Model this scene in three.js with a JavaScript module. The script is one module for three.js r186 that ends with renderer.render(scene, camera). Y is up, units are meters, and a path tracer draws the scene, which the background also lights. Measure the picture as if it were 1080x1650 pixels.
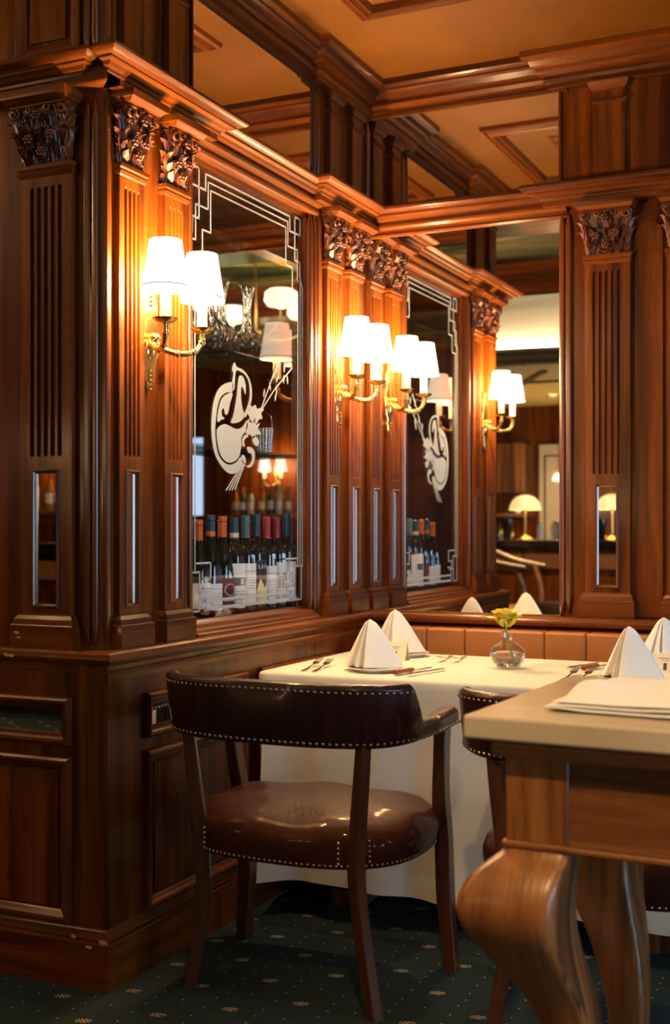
import * as THREE from 'three';
import { RoundedBoxGeometry } from 'three/addons/geometries/RoundedBoxGeometry.js';
import { mergeGeometries, toCreasedNormals } from 'three/addons/utils/BufferGeometryUtils.js';
import { RectAreaLightUniformsLib } from 'three/addons/lights/RectAreaLightUniformsLib.js';

// ------------------------------------------------------------------ camera, sky, large lights, exposure
const scene = new THREE.Scene();
const camera = new THREE.PerspectiveCamera(2 * Math.atan(825 / 1970) * 180 / Math.PI, 1080 / 1650, 0.05, 80);
camera.position.set(0, 1.2, 0);
camera.rotation.y = 24.913 * Math.PI / 180;
camera.setViewOffset(1080, 1650, 0, -25, 1080, 1650);
camera.focus = 3.5;
camera.userData.fStop = 3.2;
scene.background = new THREE.Color(0.75, 1.0, 1.45);            // overcast daylight outside the windows
const renderer = new THREE.WebGLRenderer();
renderer.toneMapping = THREE.LinearToneMapping;
renderer.toneMappingExposure = 1.0;
renderer.shadowMap.enabled = true;
RectAreaLightUniformsLib.init();
const LIGHT = { window: 7.0, sconce: 2.25, shade: 1.2, down: 0.5, farSconce: 0.45, pendant: 0.8 };
const WARM = new THREE.Color(1.0, 0.63, 0.28);
const SOFT = new THREE.Color(1.0, 0.78, 0.50);
const COOL = new THREE.Color(0.50, 0.76, 1.0);
// daylight of the big window in the right-hand wall
const dayLight = new THREE.RectAreaLight(COOL, LIGHT.window, 2.3, 2.3);
dayLight.position.set(3.04, 1.34, -1.60); dayLight.lookAt(0, 1.34, -1.60); dayLight.name = 'window_daylight'; scene.add(dayLight);


// ------------------------------------------------------------------ helpers
let seed = 20240611;
const rnd = () => { seed = (seed + 0x6D2B79F5) | 0; let t = Math.imul(seed ^ (seed >>> 15), 1 | seed); t = (t + Math.imul(t ^ (t >>> 7), 61 | t)) ^ t; return ((t ^ (t >>> 14)) >>> 0) / 4294967296; };
const rr = (a, b) => a + (b - a) * rnd();
const V3 = (x, y, z) => new THREE.Vector3(x, y, z);
const PI = Math.PI;
const lerp = (a, b, t) => a + (b - a) * t;
const clamp = (x, a, b) => Math.min(b, Math.max(a, x));
const smooth = (a, b, x) => { const t = clamp((x - a) / (b - a), 0, 1); return t * t * (3 - 2 * t); };

// periodic value noise for textures
function hash2(x, y, s) { let h = Math.imul(x, 374761393) + Math.imul(y, 668265263) + Math.imul(s, 974711); h = Math.imul(h ^ (h >>> 13), 1274126177); return ((h ^ (h >>> 16)) >>> 0) / 4294967296; }
function pnoise(x, y, px, py, s) {
  const xi = Math.floor(x), yi = Math.floor(y), fx = x - xi, fy = y - yi, u = fx * fx * (3 - 2 * fx), v = fy * fy * (3 - 2 * fy);
  const X = (k) => ((k % px) + px) % px, Y = (k) => ((k % py) + py) % py;
  return lerp(lerp(hash2(X(xi), Y(yi), s), hash2(X(xi + 1), Y(yi), s), u), lerp(hash2(X(xi), Y(yi + 1), s), hash2(X(xi + 1), Y(yi + 1), s), u), v);
}
function fbm(u, v, fx, fy, oct, s) { let a = 0, w = 0.5, t = 0; for (let o = 0; o < oct; o++) { a += w * pnoise(u * fx, v * fy, fx, fy, s + o * 17); t += w; w *= 0.5; fx *= 2; fy *= 2; } return a / t; }
function makeTex(w, h, fn, srgb = true) {
  const d = new Uint8Array(w * h * 4);
  for (let y = 0; y < h; y++) for (let x = 0; x < w; x++) { const c = fn(x / w, y / h), i = (y * w + x) * 4; d[i] = clamp(c[0], 0, 1) * 255; d[i + 1] = clamp(c[1], 0, 1) * 255; d[i + 2] = clamp(c[2], 0, 1) * 255; d[i + 3] = 255; }
  const t = new THREE.DataTexture(d, w, h, THREE.RGBAFormat); t.wrapS = t.wrapT = THREE.RepeatWrapping; t.magFilter = THREE.LinearFilter; t.minFilter = THREE.LinearFilter;
  if (srgb) t.colorSpace = THREE.SRGBColorSpace; t.needsUpdate = true; return t;
}
const mixc = (a, b, t) => [lerp(a[0], b[0], t), lerp(a[1], b[1], t), lerp(a[2], b[2], t)];
function again(tex, rx, ry) { const t = tex.clone(); t.repeat.set(rx, ry); t.needsUpdate = true; return t; }

// ------------------------------------------------------------------ materials
function woodTexture(dark, mid, light, s) {
  return makeTex(768, 1024, (u, v) => {
    const warp = fbm(u, v, 3, 2, 3, s + 90) * 0.12;
    const streak = fbm(u + warp, v, 22, 2, 4, s), broad = fbm(u + warp * 0.6, v, 5, 1, 3, s + 31), pore = pnoise(u * 260, v * 26, 260, 26, s + 7);
    let t = 0.55 * streak + 0.45 * broad;
    t = smooth(0.25, 0.75, t);
    let c = t < 0.5 ? mixc(dark, mid, t * 2) : mixc(mid, light, t * 2 - 1);
    if (pore > 0.72) c = mixc(c, dark, (pore - 0.72) * 1.6);
    return c;
  });
}
const texMahogany = woodTexture([0.215, 0.088, 0.016], [0.355, 0.162, 0.027], [0.475, 0.242, 0.042], 3);
const texOak = woodTexture([0.23, 0.115, 0.04], [0.46, 0.265, 0.11], [0.60, 0.38, 0.18], 51);
const texBump = makeTex(512, 512, (u, v) => { const a = pnoise(u * 180, v * 12, 180, 12, 5) * 0.6 + fbm(u, v, 30, 3, 3, 9) * 0.4; return [a, a, a]; }, false);
const texFine = makeTex(512, 512, (u, v) => { const a = fbm(u, v, 48, 48, 3, 77); return [a, a, a]; }, false);
const texWeave = makeTex(256, 256, (u, v) => { const a = 0.5 + 0.25 * Math.sin(u * 2 * PI * 48) + 0.25 * Math.sin(v * 2 * PI * 48); return [a, a, a]; }, false);
const UVM = 1 / 0.62;      // wood texture: 0.62 m across, 1.24 m along the grain
const phys = (o) => new THREE.MeshPhysicalMaterial(o);
const mWood = phys({ map: texMahogany, roughness: 0.42, specularIntensity: 0.32, clearcoat: 0.38, clearcoatRoughness: 0.14, bumpMap: texBump, bumpScale: 0.0004 });
const mWoodGloss = phys({ map: texMahogany, roughness: 0.30, clearcoat: 1.0, clearcoatRoughness: 0.2 });
const mCarve = phys({ map: texMahogany, color: new THREE.Color(0.92, 0.84, 0.95), roughness: 0.5, clearcoat: 0.18, clearcoatRoughness: 0.3 });
const mOak = phys({ map: texOak, roughness: 0.42, clearcoat: 0.35, clearcoatRoughness: 0.3, bumpMap: texBump, bumpScale: 0.0006 });
const mOakPale = phys({ map: texOak, color: new THREE.Color(1.25, 1.2, 1.1), roughness: 0.5, clearcoat: 0.2, clearcoatRoughness: 0.3 });
const mLegWood = phys({ map: texMahogany, color: new THREE.Color(0.48, 0.52, 0.75), roughness: 0.34, clearcoat: 1.0, clearcoatRoughness: 0.38 });
const mMirror = phys({ color: new THREE.Color(0.86, 0.87, 0.85), metalness: 1, roughness: 0.015 });
const mGlass = phys({ color: 0xffffff, transmission: 1, roughness: 0.0, thickness: 0, ior: 1.52 });
const mThinGlass = phys({ color: new THREE.Color(0.86, 0.90, 0.89), transmission: 1, roughness: 0.0, thickness: 0, ior: 1.5 });
const mShelfGlass = phys({ color: new THREE.Color(0.72, 0.88, 0.82), transmission: 1, roughness: 0.02, thickness: 0, ior: 1.5 });
const mEtch = phys({ color: new THREE.Color(0.44, 0.48, 0.51), roughness: 0.9, transmission: 0.25, thickness: 0 });
const mBrass = phys({ color: new THREE.Color(0.83, 0.58, 0.22), metalness: 1, roughness: 0.24 });
const mNail = phys({ color: new THREE.Color(0.42, 0.36, 0.30), metalness: 1, roughness: 0.3 });
const mSteel = phys({ color: new THREE.Color(0.72, 0.70, 0.66), metalness: 1, roughness: 0.16 });
const mShade = phys({ color: new THREE.Color(0.95, 0.90, 0.80), roughness: 0.9, emissive: new THREE.Color(1.0, 0.93, 0.80), emissiveIntensity: LIGHT.shade });
const mShadeTrim = phys({ color: new THREE.Color(0.30, 0.22, 0.14), roughness: 0.9 });
const mCandle = phys({ color: new THREE.Color(0.95, 0.88, 0.72), roughness: 0.5, emissive: new THREE.Color(1.0, 0.8, 0.5), emissiveIntensity: 0.5 });
const mBulb = phys({ color: 0xffffff, emissive: new THREE.Color(1, 0.8, 0.5), emissiveIntensity: 8 });
const mCloth = phys({ color: new THREE.Color(0.78, 0.73, 0.62), roughness: 0.9, sheen: 0.25, sheenRoughness: 0.6, bumpMap: again(texWeave, 4, 4), bumpScale: 0.0003 });
const mNapkin = phys({ color: new THREE.Color(0.86, 0.85, 0.82), roughness: 0.9, sheen: 0.2, sheenRoughness: 0.6, bumpMap: again(texWeave, 4, 4), bumpScale: 0.0003 });
const mChina = phys({ color: new THREE.Color(0.86, 0.83, 0.77), roughness: 0.12, clearcoat: 0.6, clearcoatRoughness: 0.05 });
const mCard = phys({ color: new THREE.Color(0.80, 0.72, 0.55), roughness: 0.8 });
const mInk = phys({ color: new THREE.Color(0.08, 0.06, 0.05), roughness: 0.8 });
const mLeather = phys({ color: new THREE.Color(0.030, 0.008, 0.008), roughness: 0.40, specularIntensity: 0.6, clearcoat: 0.5, clearcoatRoughness: 0.12, bumpMap: again(texFine, 3, 3), bumpScale: 0.0005 });
const mSeatLeather = phys({ color: new THREE.Color(0.050, 0.011, 0.005), roughness: 0.5, specularIntensity: 0.25, clearcoat: 0.34, clearcoatRoughness: 0.06, bumpMap: again(texFine, 0.6, 0.6), bumpScale: 0.0016 });
const mTan = phys({ color: new THREE.Color(0.42, 0.155, 0.04), roughness: 0.42, clearcoat: 0.25, clearcoatRoughness: 0.35, bumpMap: again(texFine, 2, 2), bumpScale: 0.001 });
const mStone = phys({ map: makeTex(512, 512, (u, v) => { const a = fbm(u, v, 5, 5, 5, 41), b = fbm(u, v, 40, 40, 3, 43); return mixc([0.70, 0.62, 0.50], [0.82, 0.76, 0.65], clamp(a * 1.2 - 0.1 + (b - 0.5) * 0.25, 0, 1)); }), roughness: 0.3, clearcoat: 0.3, clearcoatRoughness: 0.25 });
const mBlackStone = phys({ color: new THREE.Color(0.012, 0.01, 0.01), roughness: 0.15, clearcoat: 0.5, clearcoatRoughness: 0.05 });
const mDark = phys({ color: new THREE.Color(0.025, 0.014, 0.009), roughness: 0.5 });
const mCream = phys({ color: new THREE.Color(0.74, 0.64, 0.47), roughness: 0.8 });
const mSoffit = phys({ color: new THREE.Color(0.80, 0.62, 0.20), roughness: 0.7 });
const mPlaster = phys({ color: new THREE.Color(0.50, 0.42, 0.33), roughness: 0.9 });
const mCeilGold = phys({ map: makeTex(512, 512, (u, v) => { const a = fbm(u, v, 6, 6, 5, 61); return mixc([0.39, 0.225, 0.028], [0.49, 0.295, 0.045], a); }), roughness: 0.6, specularIntensity: 0.4 });
const mMural = phys({ map: makeTex(1024, 1024, (u, v) => {
  const w = fbm(u, v, 3, 3, 3, 71) * 0.25, a = fbm(u + w, v, 3, 9, 5, 73), b = fbm(u, v + w, 5, 14, 4, 79);
  let c = mixc([0.19, 0.20, 0.12], [0.58, 0.53, 0.34], smooth(0.3, 0.7, a));
  c = mixc(c, [0.85, 0.68, 0.33], smooth(0.50, 0.70, b) * 0.9); return mixc(c, [0.07, 0.07, 0.06], smooth(0.62, 0.8, fbm(u, v, 4, 7, 4, 83)) * 0.7);
}), roughness: 0.5 });

// carpet: motif lattice 0.288 x 0.212 m, staggered
const texCarpet = (() => {
  const W = 1152, H = 848, cell = 4, c = document.createElement('canvas'); c.width = W; c.height = H; const g = c.getContext('2d');
  g.fillStyle = '#14292b'; g.fillRect(0, 0, W, H);
  for (let i = 0; i < 26000; i++) { const k = hash2(i, 1, 3), x = hash2(i, 2, 3) * W, y = hash2(i, 3, 3) * H; g.fillStyle = k < 0.5 ? 'rgba(14,30,29,0.5)' : 'rgba(40,66,62,0.30)'; g.fillRect(x, y, 2, 3); }
  const U = W / 2 / 0.288;            // pixels a metre (two tiles each way)
  const motif = (x, y) => {
    g.fillStyle = '#d8b79a';
    const dots = [[0, 0, 7], [-12, -9, 6], [12, -9, 6], [-12, 9, 6], [12, 9, 6], [-25, -3, 5], [25, 3, 5], [-19, 17, 5], [19, -17, 5], [0, -17, 5], [2, 16, 5], [-29, 10, 4], [29, -10, 4]];
    for (const [dx, dy, r] of dots) { g.beginPath(); g.ellipse(x + dx * 1.25, y + dy * 1.25, r * 1.35, r * 0.95, 0.5, 0, 2 * PI); g.fill(); }
    g.fillStyle = '#8f5f4a'; g.beginPath(); g.arc(x - 6, y + 4, 5, 0, 2 * PI); g.fill();
  };
  const speck = (x, y) => { g.fillStyle = '#b7b39a'; g.fillRect(x - 6, y - 4, 12, 5); g.fillRect(x - 2, y - 8, 5, 13); };
  for (let a = 0; a < 2; a++) for (let b = 0; b < 2; b++) {
    const ox = a * W / 2, oy = b * H / 2, w = W / 2, h = H / 2;
    for (const [mx, my] of [[0.25, 0.25], [0.75, 0.75]]) motif(ox + mx * w, oy + my * h);
    for (const [sx, sy] of [[0.5, 0.5], [0, 0], [0.5, 0.08], [0, 0.58], [0.25, 0.72], [0.75, 0.22], [0.5, 0.28], [0.0, 0.3], [0.02, 0.8], [0.5, 0.78]]) speck(ox + sx * w + 8, oy + sy * h + 8);
  }
  const t = new THREE.CanvasTexture(c); t.wrapS = t.wrapT = THREE.RepeatWrapping; t.colorSpace = THREE.SRGBColorSpace; return t;
})();
const mCarpet = phys({ map: texCarpet, roughness: 0.95, sheen: 0.3, sheenRoughness: 0.7, bumpMap: again(texFine, 3, 3), bumpScale: 0.003 });

// ------------------------------------------------------------------ geometry helpers
function plain(g) { const n = g.index ? g.toNonIndexed() : g; for (const k of Object.keys(n.attributes)) if (!['position', 'normal', 'uv'].includes(k)) n.deleteAttribute(k); if (!n.attributes.normal) n.computeVertexNormals(); if (!n.attributes.uv) n.setAttribute('uv', new THREE.Float32BufferAttribute(new Float32Array(n.attributes.position.count * 2), 2)); return n; }
// texture coordinates in metres, grain along the given axis
function boxUV(geo, grain = 'y') {
  const g = plain(geo), p = g.attributes.position, uv = g.attributes.uv, ou = rnd() * 5, ov = rnd() * 5, a = V3(), b = V3(), c = V3(), n = V3();
  for (let i = 0; i < p.count; i += 3) {
    a.fromBufferAttribute(p, i); b.fromBufferAttribute(p, i + 1); c.fromBufferAttribute(p, i + 2);
    n.copy(b).sub(a).cross(c.clone().sub(a)); const ax = Math.abs(n.x), ay = Math.abs(n.y), az = Math.abs(n.z);
    for (let k = 0; k < 3; k++) {
      const q = k === 0 ? a : k === 1 ? b : c; let s, t;
      if (grain === 'y') { t = ay > ax && ay > az ? q.z : q.y; s = ay > ax && ay > az ? q.x : ax > az ? q.z : q.x; }
      else if (grain === 'x') { t = ax > ay && ax > az ? q.y : q.x; s = ay > ax && ay > az ? q.z : ax > az ? q.z : q.y; }
      else { t = az > ay && az > ax ? q.y : q.z; s = ay > ax && ay > az ? q.x : ax > az ? q.y : q.x; }
      uv.setXY(i + k, s * UVM + ou, t * UVM * 0.5 + ov);
    }
  }
  return g;
}
const bx = (x0, x1, y0, y1, z0, z1, grain = 'y') => boxUV(new THREE.BoxGeometry(Math.abs(x1 - x0), Math.abs(y1 - y0), Math.abs(z1 - z0)).translate((x0 + x1) / 2, (y0 + y1) / 2, (z0 + z1) / 2), grain);
const rbx = (x0, x1, y0, y1, z0, z1, r = 0.003, grain = 'y') => boxUV(new RoundedBoxGeometry(Math.abs(x1 - x0), Math.abs(y1 - y0), Math.abs(z1 - z0), 2, Math.min(r, Math.abs(x1 - x0) / 2.01, Math.abs(y1 - y0) / 2.01, Math.abs(z1 - z0) / 2.01)).translate((x0 + x1) / 2, (y0 + y1) / 2, (z0 + z1) / 2), grain);
const cyl = (x, y0, y1, z, r0, r1 = r0, seg = 16) => plain(new THREE.CylinderGeometry(r1, r0, y1 - y0, seg).translate(x, (y0 + y1) / 2, z));
function lathe(pts, seg = 32, crease = 0.6) { return plain(toCreasedNormals(new THREE.LatheGeometry(pts.map(([r, y]) => new THREE.Vector2(Math.max(r, 0.00001), y)), seg), crease)); }
const tube = (pts, r, seg = 24, rad = 8) => plain(new THREE.TubeGeometry(new THREE.CatmullRomCurve3(pts.map((p) => V3(...p))), seg, r, rad));
const ball = (x, y, z, r, w = 8, h = 6, sy = 1) => plain(new THREE.SphereGeometry(r, w, h).scale(1, sy, 1).translate(x, y, z));
// mouldings: a profile [[out, up], ...] run along a plan path [[x, z], ...]; out is to the right-hand room side
function mould(profile, path, ends = true, crease = 0.5) {
  const n = path.length, dirs = [], pos = [], uv = [], ou = rnd() * 4, ov = rnd() * 4;
  for (let i = 0; i < n - 1; i++) { const dx = path[i + 1][0] - path[i][0], dz = path[i + 1][1] - path[i][1], l = Math.hypot(dx, dz); dirs.push([dx / l, dz / l, l]); }
  const nrm = (i) => [-dirs[i][1], dirs[i][0]];
  const mit = path.map((_, i) => { if (i === 0) return nrm(0); if (i === n - 1) return nrm(n - 2); const a = nrm(i - 1), b = nrm(i), k = 1 + a[0] * b[0] + a[1] * b[1]; return [(a[0] + b[0]) / k, (a[1] + b[1]) / k]; });
  const at = (i, j) => [path[i][0] + mit[i][0] * profile[j][0], profile[j][1], path[i][1] + mit[i][1] * profile[j][0]];
  let run = 0;
  for (let i = 0; i < n - 1; i++) {
    let up = 0;
    for (let j = 0; j < profile.length - 1; j++) {
      const h = Math.hypot(profile[j + 1][0] - profile[j][0], profile[j + 1][1] - profile[j][1]);
      const a = at(i, j), b = at(i + 1, j), c = at(i + 1, j + 1), d = at(i, j + 1), t0 = run * UVM * 0.5 + ov, t1 = (run + dirs[i][2]) * UVM * 0.5 + ov, s0 = up * UVM + ou, s1 = (up + h) * UVM + ou;
      pos.push(...a, ...b, ...c, ...a, ...c, ...d); uv.push(s0, t0, s0, t1, s1, t1, s0, t0, s1, t1, s1, t0); up += h;
    }
    run += dirs[i][2];
  }
  if (ends) for (const [i, flip] of [[0, 1], [n - 1, 0]]) {
    const tri = THREE.ShapeUtils.triangulateShape(profile.map(([o, y]) => new THREE.Vector2(o, y)), []);
    for (const t of tri) for (const k of (flip ? [t[0], t[1], t[2]] : [t[2], t[1], t[0]])) { pos.push(...at(i, k)); uv.push(profile[k][0] * UVM + ou, profile[k][1] * UVM * 0.5 + ov); }
  }
  const g = new THREE.BufferGeometry(); g.setAttribute('position', new THREE.Float32BufferAttribute(pos, 3)); g.setAttribute('uv', new THREE.Float32BufferAttribute(uv, 2)); g.computeVertexNormals();
  return plain(toCreasedNormals(g, crease));
}
// a picture-frame moulding round w x h, facing +z; profile [[in from the outer edge, height], ...]
function frame(w, h, prof, crease = 0.5) {
  const pos = [], uv = [], ou = rnd() * 4; const C = (t, k) => [(k === 0 || k === 3 ? -1 : 1) * (w / 2 - t), (k < 2 ? -1 : 1) * (h / 2 - t)];
  for (let k = 0; k < 4; k++) for (let j = 0; j < prof.length - 1; j++) {
    const [t0, z0] = prof[j], [t1, z1] = prof[j + 1], m = (k + 1) % 4, a = C(t0, k), b = C(t0, m), c = C(t1, m), d = C(t1, k), L = Math.hypot(b[0] - a[0], b[1] - a[1]);
    pos.push(a[0], a[1], z0, b[0], b[1], z0, c[0], c[1], z1, a[0], a[1], z0, c[0], c[1], z1, d[0], d[1], z1);
    const s0 = t0 * UVM + ou + k, s1 = t1 * UVM + ou + k + Math.abs(z1 - z0), l = L * UVM * 0.5; uv.push(s0, 0, s0, l, s1, l, s0, 0, s1, l, s1, 0);
  }
  const g = new THREE.BufferGeometry(); g.setAttribute('position', new THREE.Float32BufferAttribute(pos, 3)); g.setAttribute('uv', new THREE.Float32BufferAttribute(uv, 2)); g.computeVertexNormals(); return plain(toCreasedNormals(g, crease));
}
// loft through rings of points (each ring an array of [x,y,z]); closed rings, capped
function loft(rings, caps = true, crease = 0.8, scale = 1) {
  const pos = [], uv = [], m = rings[0].length; let run = 0;
  for (let i = 0; i < rings.length - 1; i++) {
    const step = Math.hypot(...rings[i + 1][0].map((v, k) => v - rings[i][0][k])); let per = 0;
    for (let j = 0; j < m; j++) {
      const k = (j + 1) % m, a = rings[i][j], b = rings[i][k], c = rings[i + 1][k], d = rings[i + 1][j], w = Math.hypot(b[0] - a[0], b[1] - a[1], b[2] - a[2]);
      pos.push(...a, ...b, ...c, ...a, ...c, ...d);
      const s0 = per * UVM * scale, s1 = (per + w) * UVM * scale, t0 = run * UVM * 0.5 * scale, t1 = (run + step) * UVM * 0.5 * scale; uv.push(s0, t0, s1, t0, s1, t1, s0, t0, s1, t1, s0, t1); per += w;
    }
    run += step;
  }
  if (caps) for (const [R, f] of [[rings[0], 1], [rings[rings.length - 1], 0]]) {
    const c = [0, 1, 2].map((k) => R.reduce((s, p) => s + p[k], 0) / m);
    for (let j = 0; j < m; j++) { const k = (j + 1) % m; const t = f ? [c, R[k], R[j]] : [c, R[j], R[k]]; for (const p of t) { pos.push(...p); uv.push(p[0] * UVM, p[2] * UVM); } }
  }
  const g = new THREE.BufferGeometry(); g.setAttribute('position', new THREE.Float32BufferAttribute(pos, 3)); g.setAttribute('uv', new THREE.Float32BufferAttribute(uv, 2)); g.computeVertexNormals();
  return plain(toCreasedNormals(g, crease));
}
function sheet(nu, nv, fn, crease = 1.2) { // open parametric surface
  const pos = [], uv = [];
  for (let i = 0; i < nu; i++) for (let j = 0; j < nv; j++) { const q = (a, b) => fn(a / nu, b / nv), a = q(i, j), b = q(i + 1, j), c = q(i + 1, j + 1), d = q(i, j + 1); pos.push(...a, ...b, ...c, ...a, ...c, ...d); uv.push(i / nu, j / nv, (i + 1) / nu, j / nv, (i + 1) / nu, (j + 1) / nv, i / nu, j / nv, (i + 1) / nu, (j + 1) / nv, i / nu, (j + 1) / nv); }
  const g = new THREE.BufferGeometry(); g.setAttribute('position', new THREE.Float32BufferAttribute(pos, 3)); g.setAttribute('uv', new THREE.Float32BufferAttribute(uv, 2)); g.computeVertexNormals(); return plain(toCreasedNormals(g, crease));
}
const roundRect = (w, h, r, n = 4) => { const o = []; for (const [cx, cy, a0] of [[w / 2 - r, h / 2 - r, 0], [-w / 2 + r, h / 2 - r, PI / 2], [-w / 2 + r, -h / 2 + r, PI], [w / 2 - r, -h / 2 + r, 1.5 * PI]]) for (let k = 0; k <= n; k++) { const a = a0 + k / n * PI / 2; o.push([cx + r * Math.cos(a), cy + r * Math.sin(a)]); } return o; };
const extrude = (shape, depth, bevel = 0, seg = 2) => plain(new THREE.ExtrudeGeometry(shape, { depth, bevelEnabled: bevel > 0, bevelThickness: bevel, bevelSize: bevel, bevelOffset: -bevel, bevelSegments: seg, curveSegments: 8 }));
const tf = (g, m) => { g.applyMatrix4(m); return g; };
const M4 = (x = 0, y = 0, z = 0, ry = 0, rx = 0, rz = 0, s = 1) => new THREE.Matrix4().compose(V3(x, y, z), new THREE.Quaternion().setFromEuler(new THREE.Euler(rx, ry, rz, 'YXZ')), V3(s, s, s));

// ------------------------------------------------------------------ naming
const taken = new Map();
const numbered = (n) => { const k = taken.get(n) || 0; taken.set(n, k + 1); return k ? `${n}_${String(k).padStart(3, '0')}` : n; };
function part(name, geos, mat, parent) {
  const list = (Array.isArray(geos) ? geos : [geos]).map(plain); const g = list.length > 1 ? mergeGeometries(list) : list[0];
  const m = new THREE.Mesh(g, mat); m.name = name; m.castShadow = m.receiveShadow = true; if (parent) parent.add(m); return m;
}
function tag(o, label, category, group, kind) { o.userData.label = label; if (category) o.userData.category = category; if (group) o.userData.group = group; if (kind) o.userData.kind = kind; return o; }
function thing(name, label, category, pos = [0, 0, 0], ry = 0, group, kind) { const o = new THREE.Group(); o.name = numbered(name); o.position.set(...pos); o.rotation.y = ry; scene.add(o); return tag(o, label, category, group, kind); }
function solo(name, geos, mat, label, category, group, kind) { const m = part(numbered(name), geos, mat, scene); return tag(m, label, category, group, kind); }
function copyOf(o, pos, ry, label) { const c = o.clone(); c.name = numbered(o.name.replace(/_\d{3}$/, '')); c.userData = { ...o.userData }; if (label) c.userData.label = label; c.position.set(...pos); c.rotation.y = ry; scene.add(c); return c; }
const STRUCT = 'structure';

// ------------------------------------------------------------------ the room: main planes (metres)
const XL = -1.928, ZF = -2.687, ZB = -4.41, CEIL = 2.92;
const GX = -1.9625;                       // etched glass pane
const wains = { x: -1.868, z: -2.622 };   // wainscot faces

// floor and ceiling
{
  const g = new THREE.BoxGeometry(11.4, 0.1, 7.4).translate(-2.5, -0.05, -1.0), n = plain(g), p = n.attributes.position, uv = n.attributes.uv;
  for (let i = 0; i < p.count; i++) uv.setXY(i, (p.getX(i) + 1.808) / 0.576 + 0.125, -(p.getZ(i) + 2.546) / 0.424 + 0.125);
  solo('floor', n, mCarpet, 'dark green carpet with small cream flower motifs', 'carpet', null, STRUCT);
  const c = thing('ceiling', 'dark painted cloud mural ceiling over the dining room', 'ceiling', [0, 0, 0], 0, null, STRUCT);
  const mural = plain(new THREE.BoxGeometry(11.4, 0.1, 5.2).translate(-2.5, CEIL + 0.05, 0.1)); const mp = mural.attributes.position; for (let i = 0; i < mp.count; i++) mural.attributes.uv.setXY(i, mp.getX(i) / 3.2, mp.getZ(i) / 2.6);
  part('painted_mural', mural, mMural, c);
  const mural2 = plain(new THREE.BoxGeometry(6.0, 0.1, 2.2).translate(-5.2, CEIL + 0.05, -3.6)); const m2 = mural2.attributes.position; for (let i = 0; i < m2.count; i++) mural2.attributes.uv.setXY(i, m2.getX(i) / 3.2, m2.getZ(i) / 2.6);
  part('painted_mural', mural2, mMural, c);
  const gold = plain(new THREE.BoxGeometry(5.4, 0.1, 2.2).translate(0.5, CEIL + 0.05, -3.6)); const gp = gold.attributes.position; for (let i = 0; i < gp.count; i++) gold.attributes.uv.setXY(i, gp.getX(i) / 1.5, gp.getZ(i) / 1.5);
  tag(part('alcove_ceiling', gold, mCeilGold, c), 'golden brown ceiling over the alcove');
  // panel mouldings on the alcove ceiling
  const face = (x, z) => new THREE.Matrix4().compose(V3(x, CEIL, z), new THREE.Quaternion().setFromEuler(new THREE.Euler(PI / 2, 0, 0)), V3(1, 1, 1));
  const prof = [[0, 0], [0.004, 0.016], [0.014, 0.022], [0.022, 0.014], [0.034, 0.030], [0.048, 0.034], [0.056, 0.020], [0.066, 0.024], [0.072, 0.0]];
  part('ceiling_moulding', tf(frame(1.5, 0.92, prof), face(-0.905, -3.315)), mWood, c);
  part('ceiling_moulding', tf(frame(1.02, 0.44, prof.map(([a, b]) => [a * 0.5, b * 0.5])), face(-0.905, -3.315)), mCeilGold, c);
  // beams
  part('beam', bx(-8.1, 3.1, 2.76, CEIL + 0.01, -2.80, -2.45, 'x'), mWood, c);
  part('beam', bx(-8.1, -0.6, 2.70, CEIL + 0.01, -1.10, -0.82, 'x'), mWood, c);
}

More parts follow.
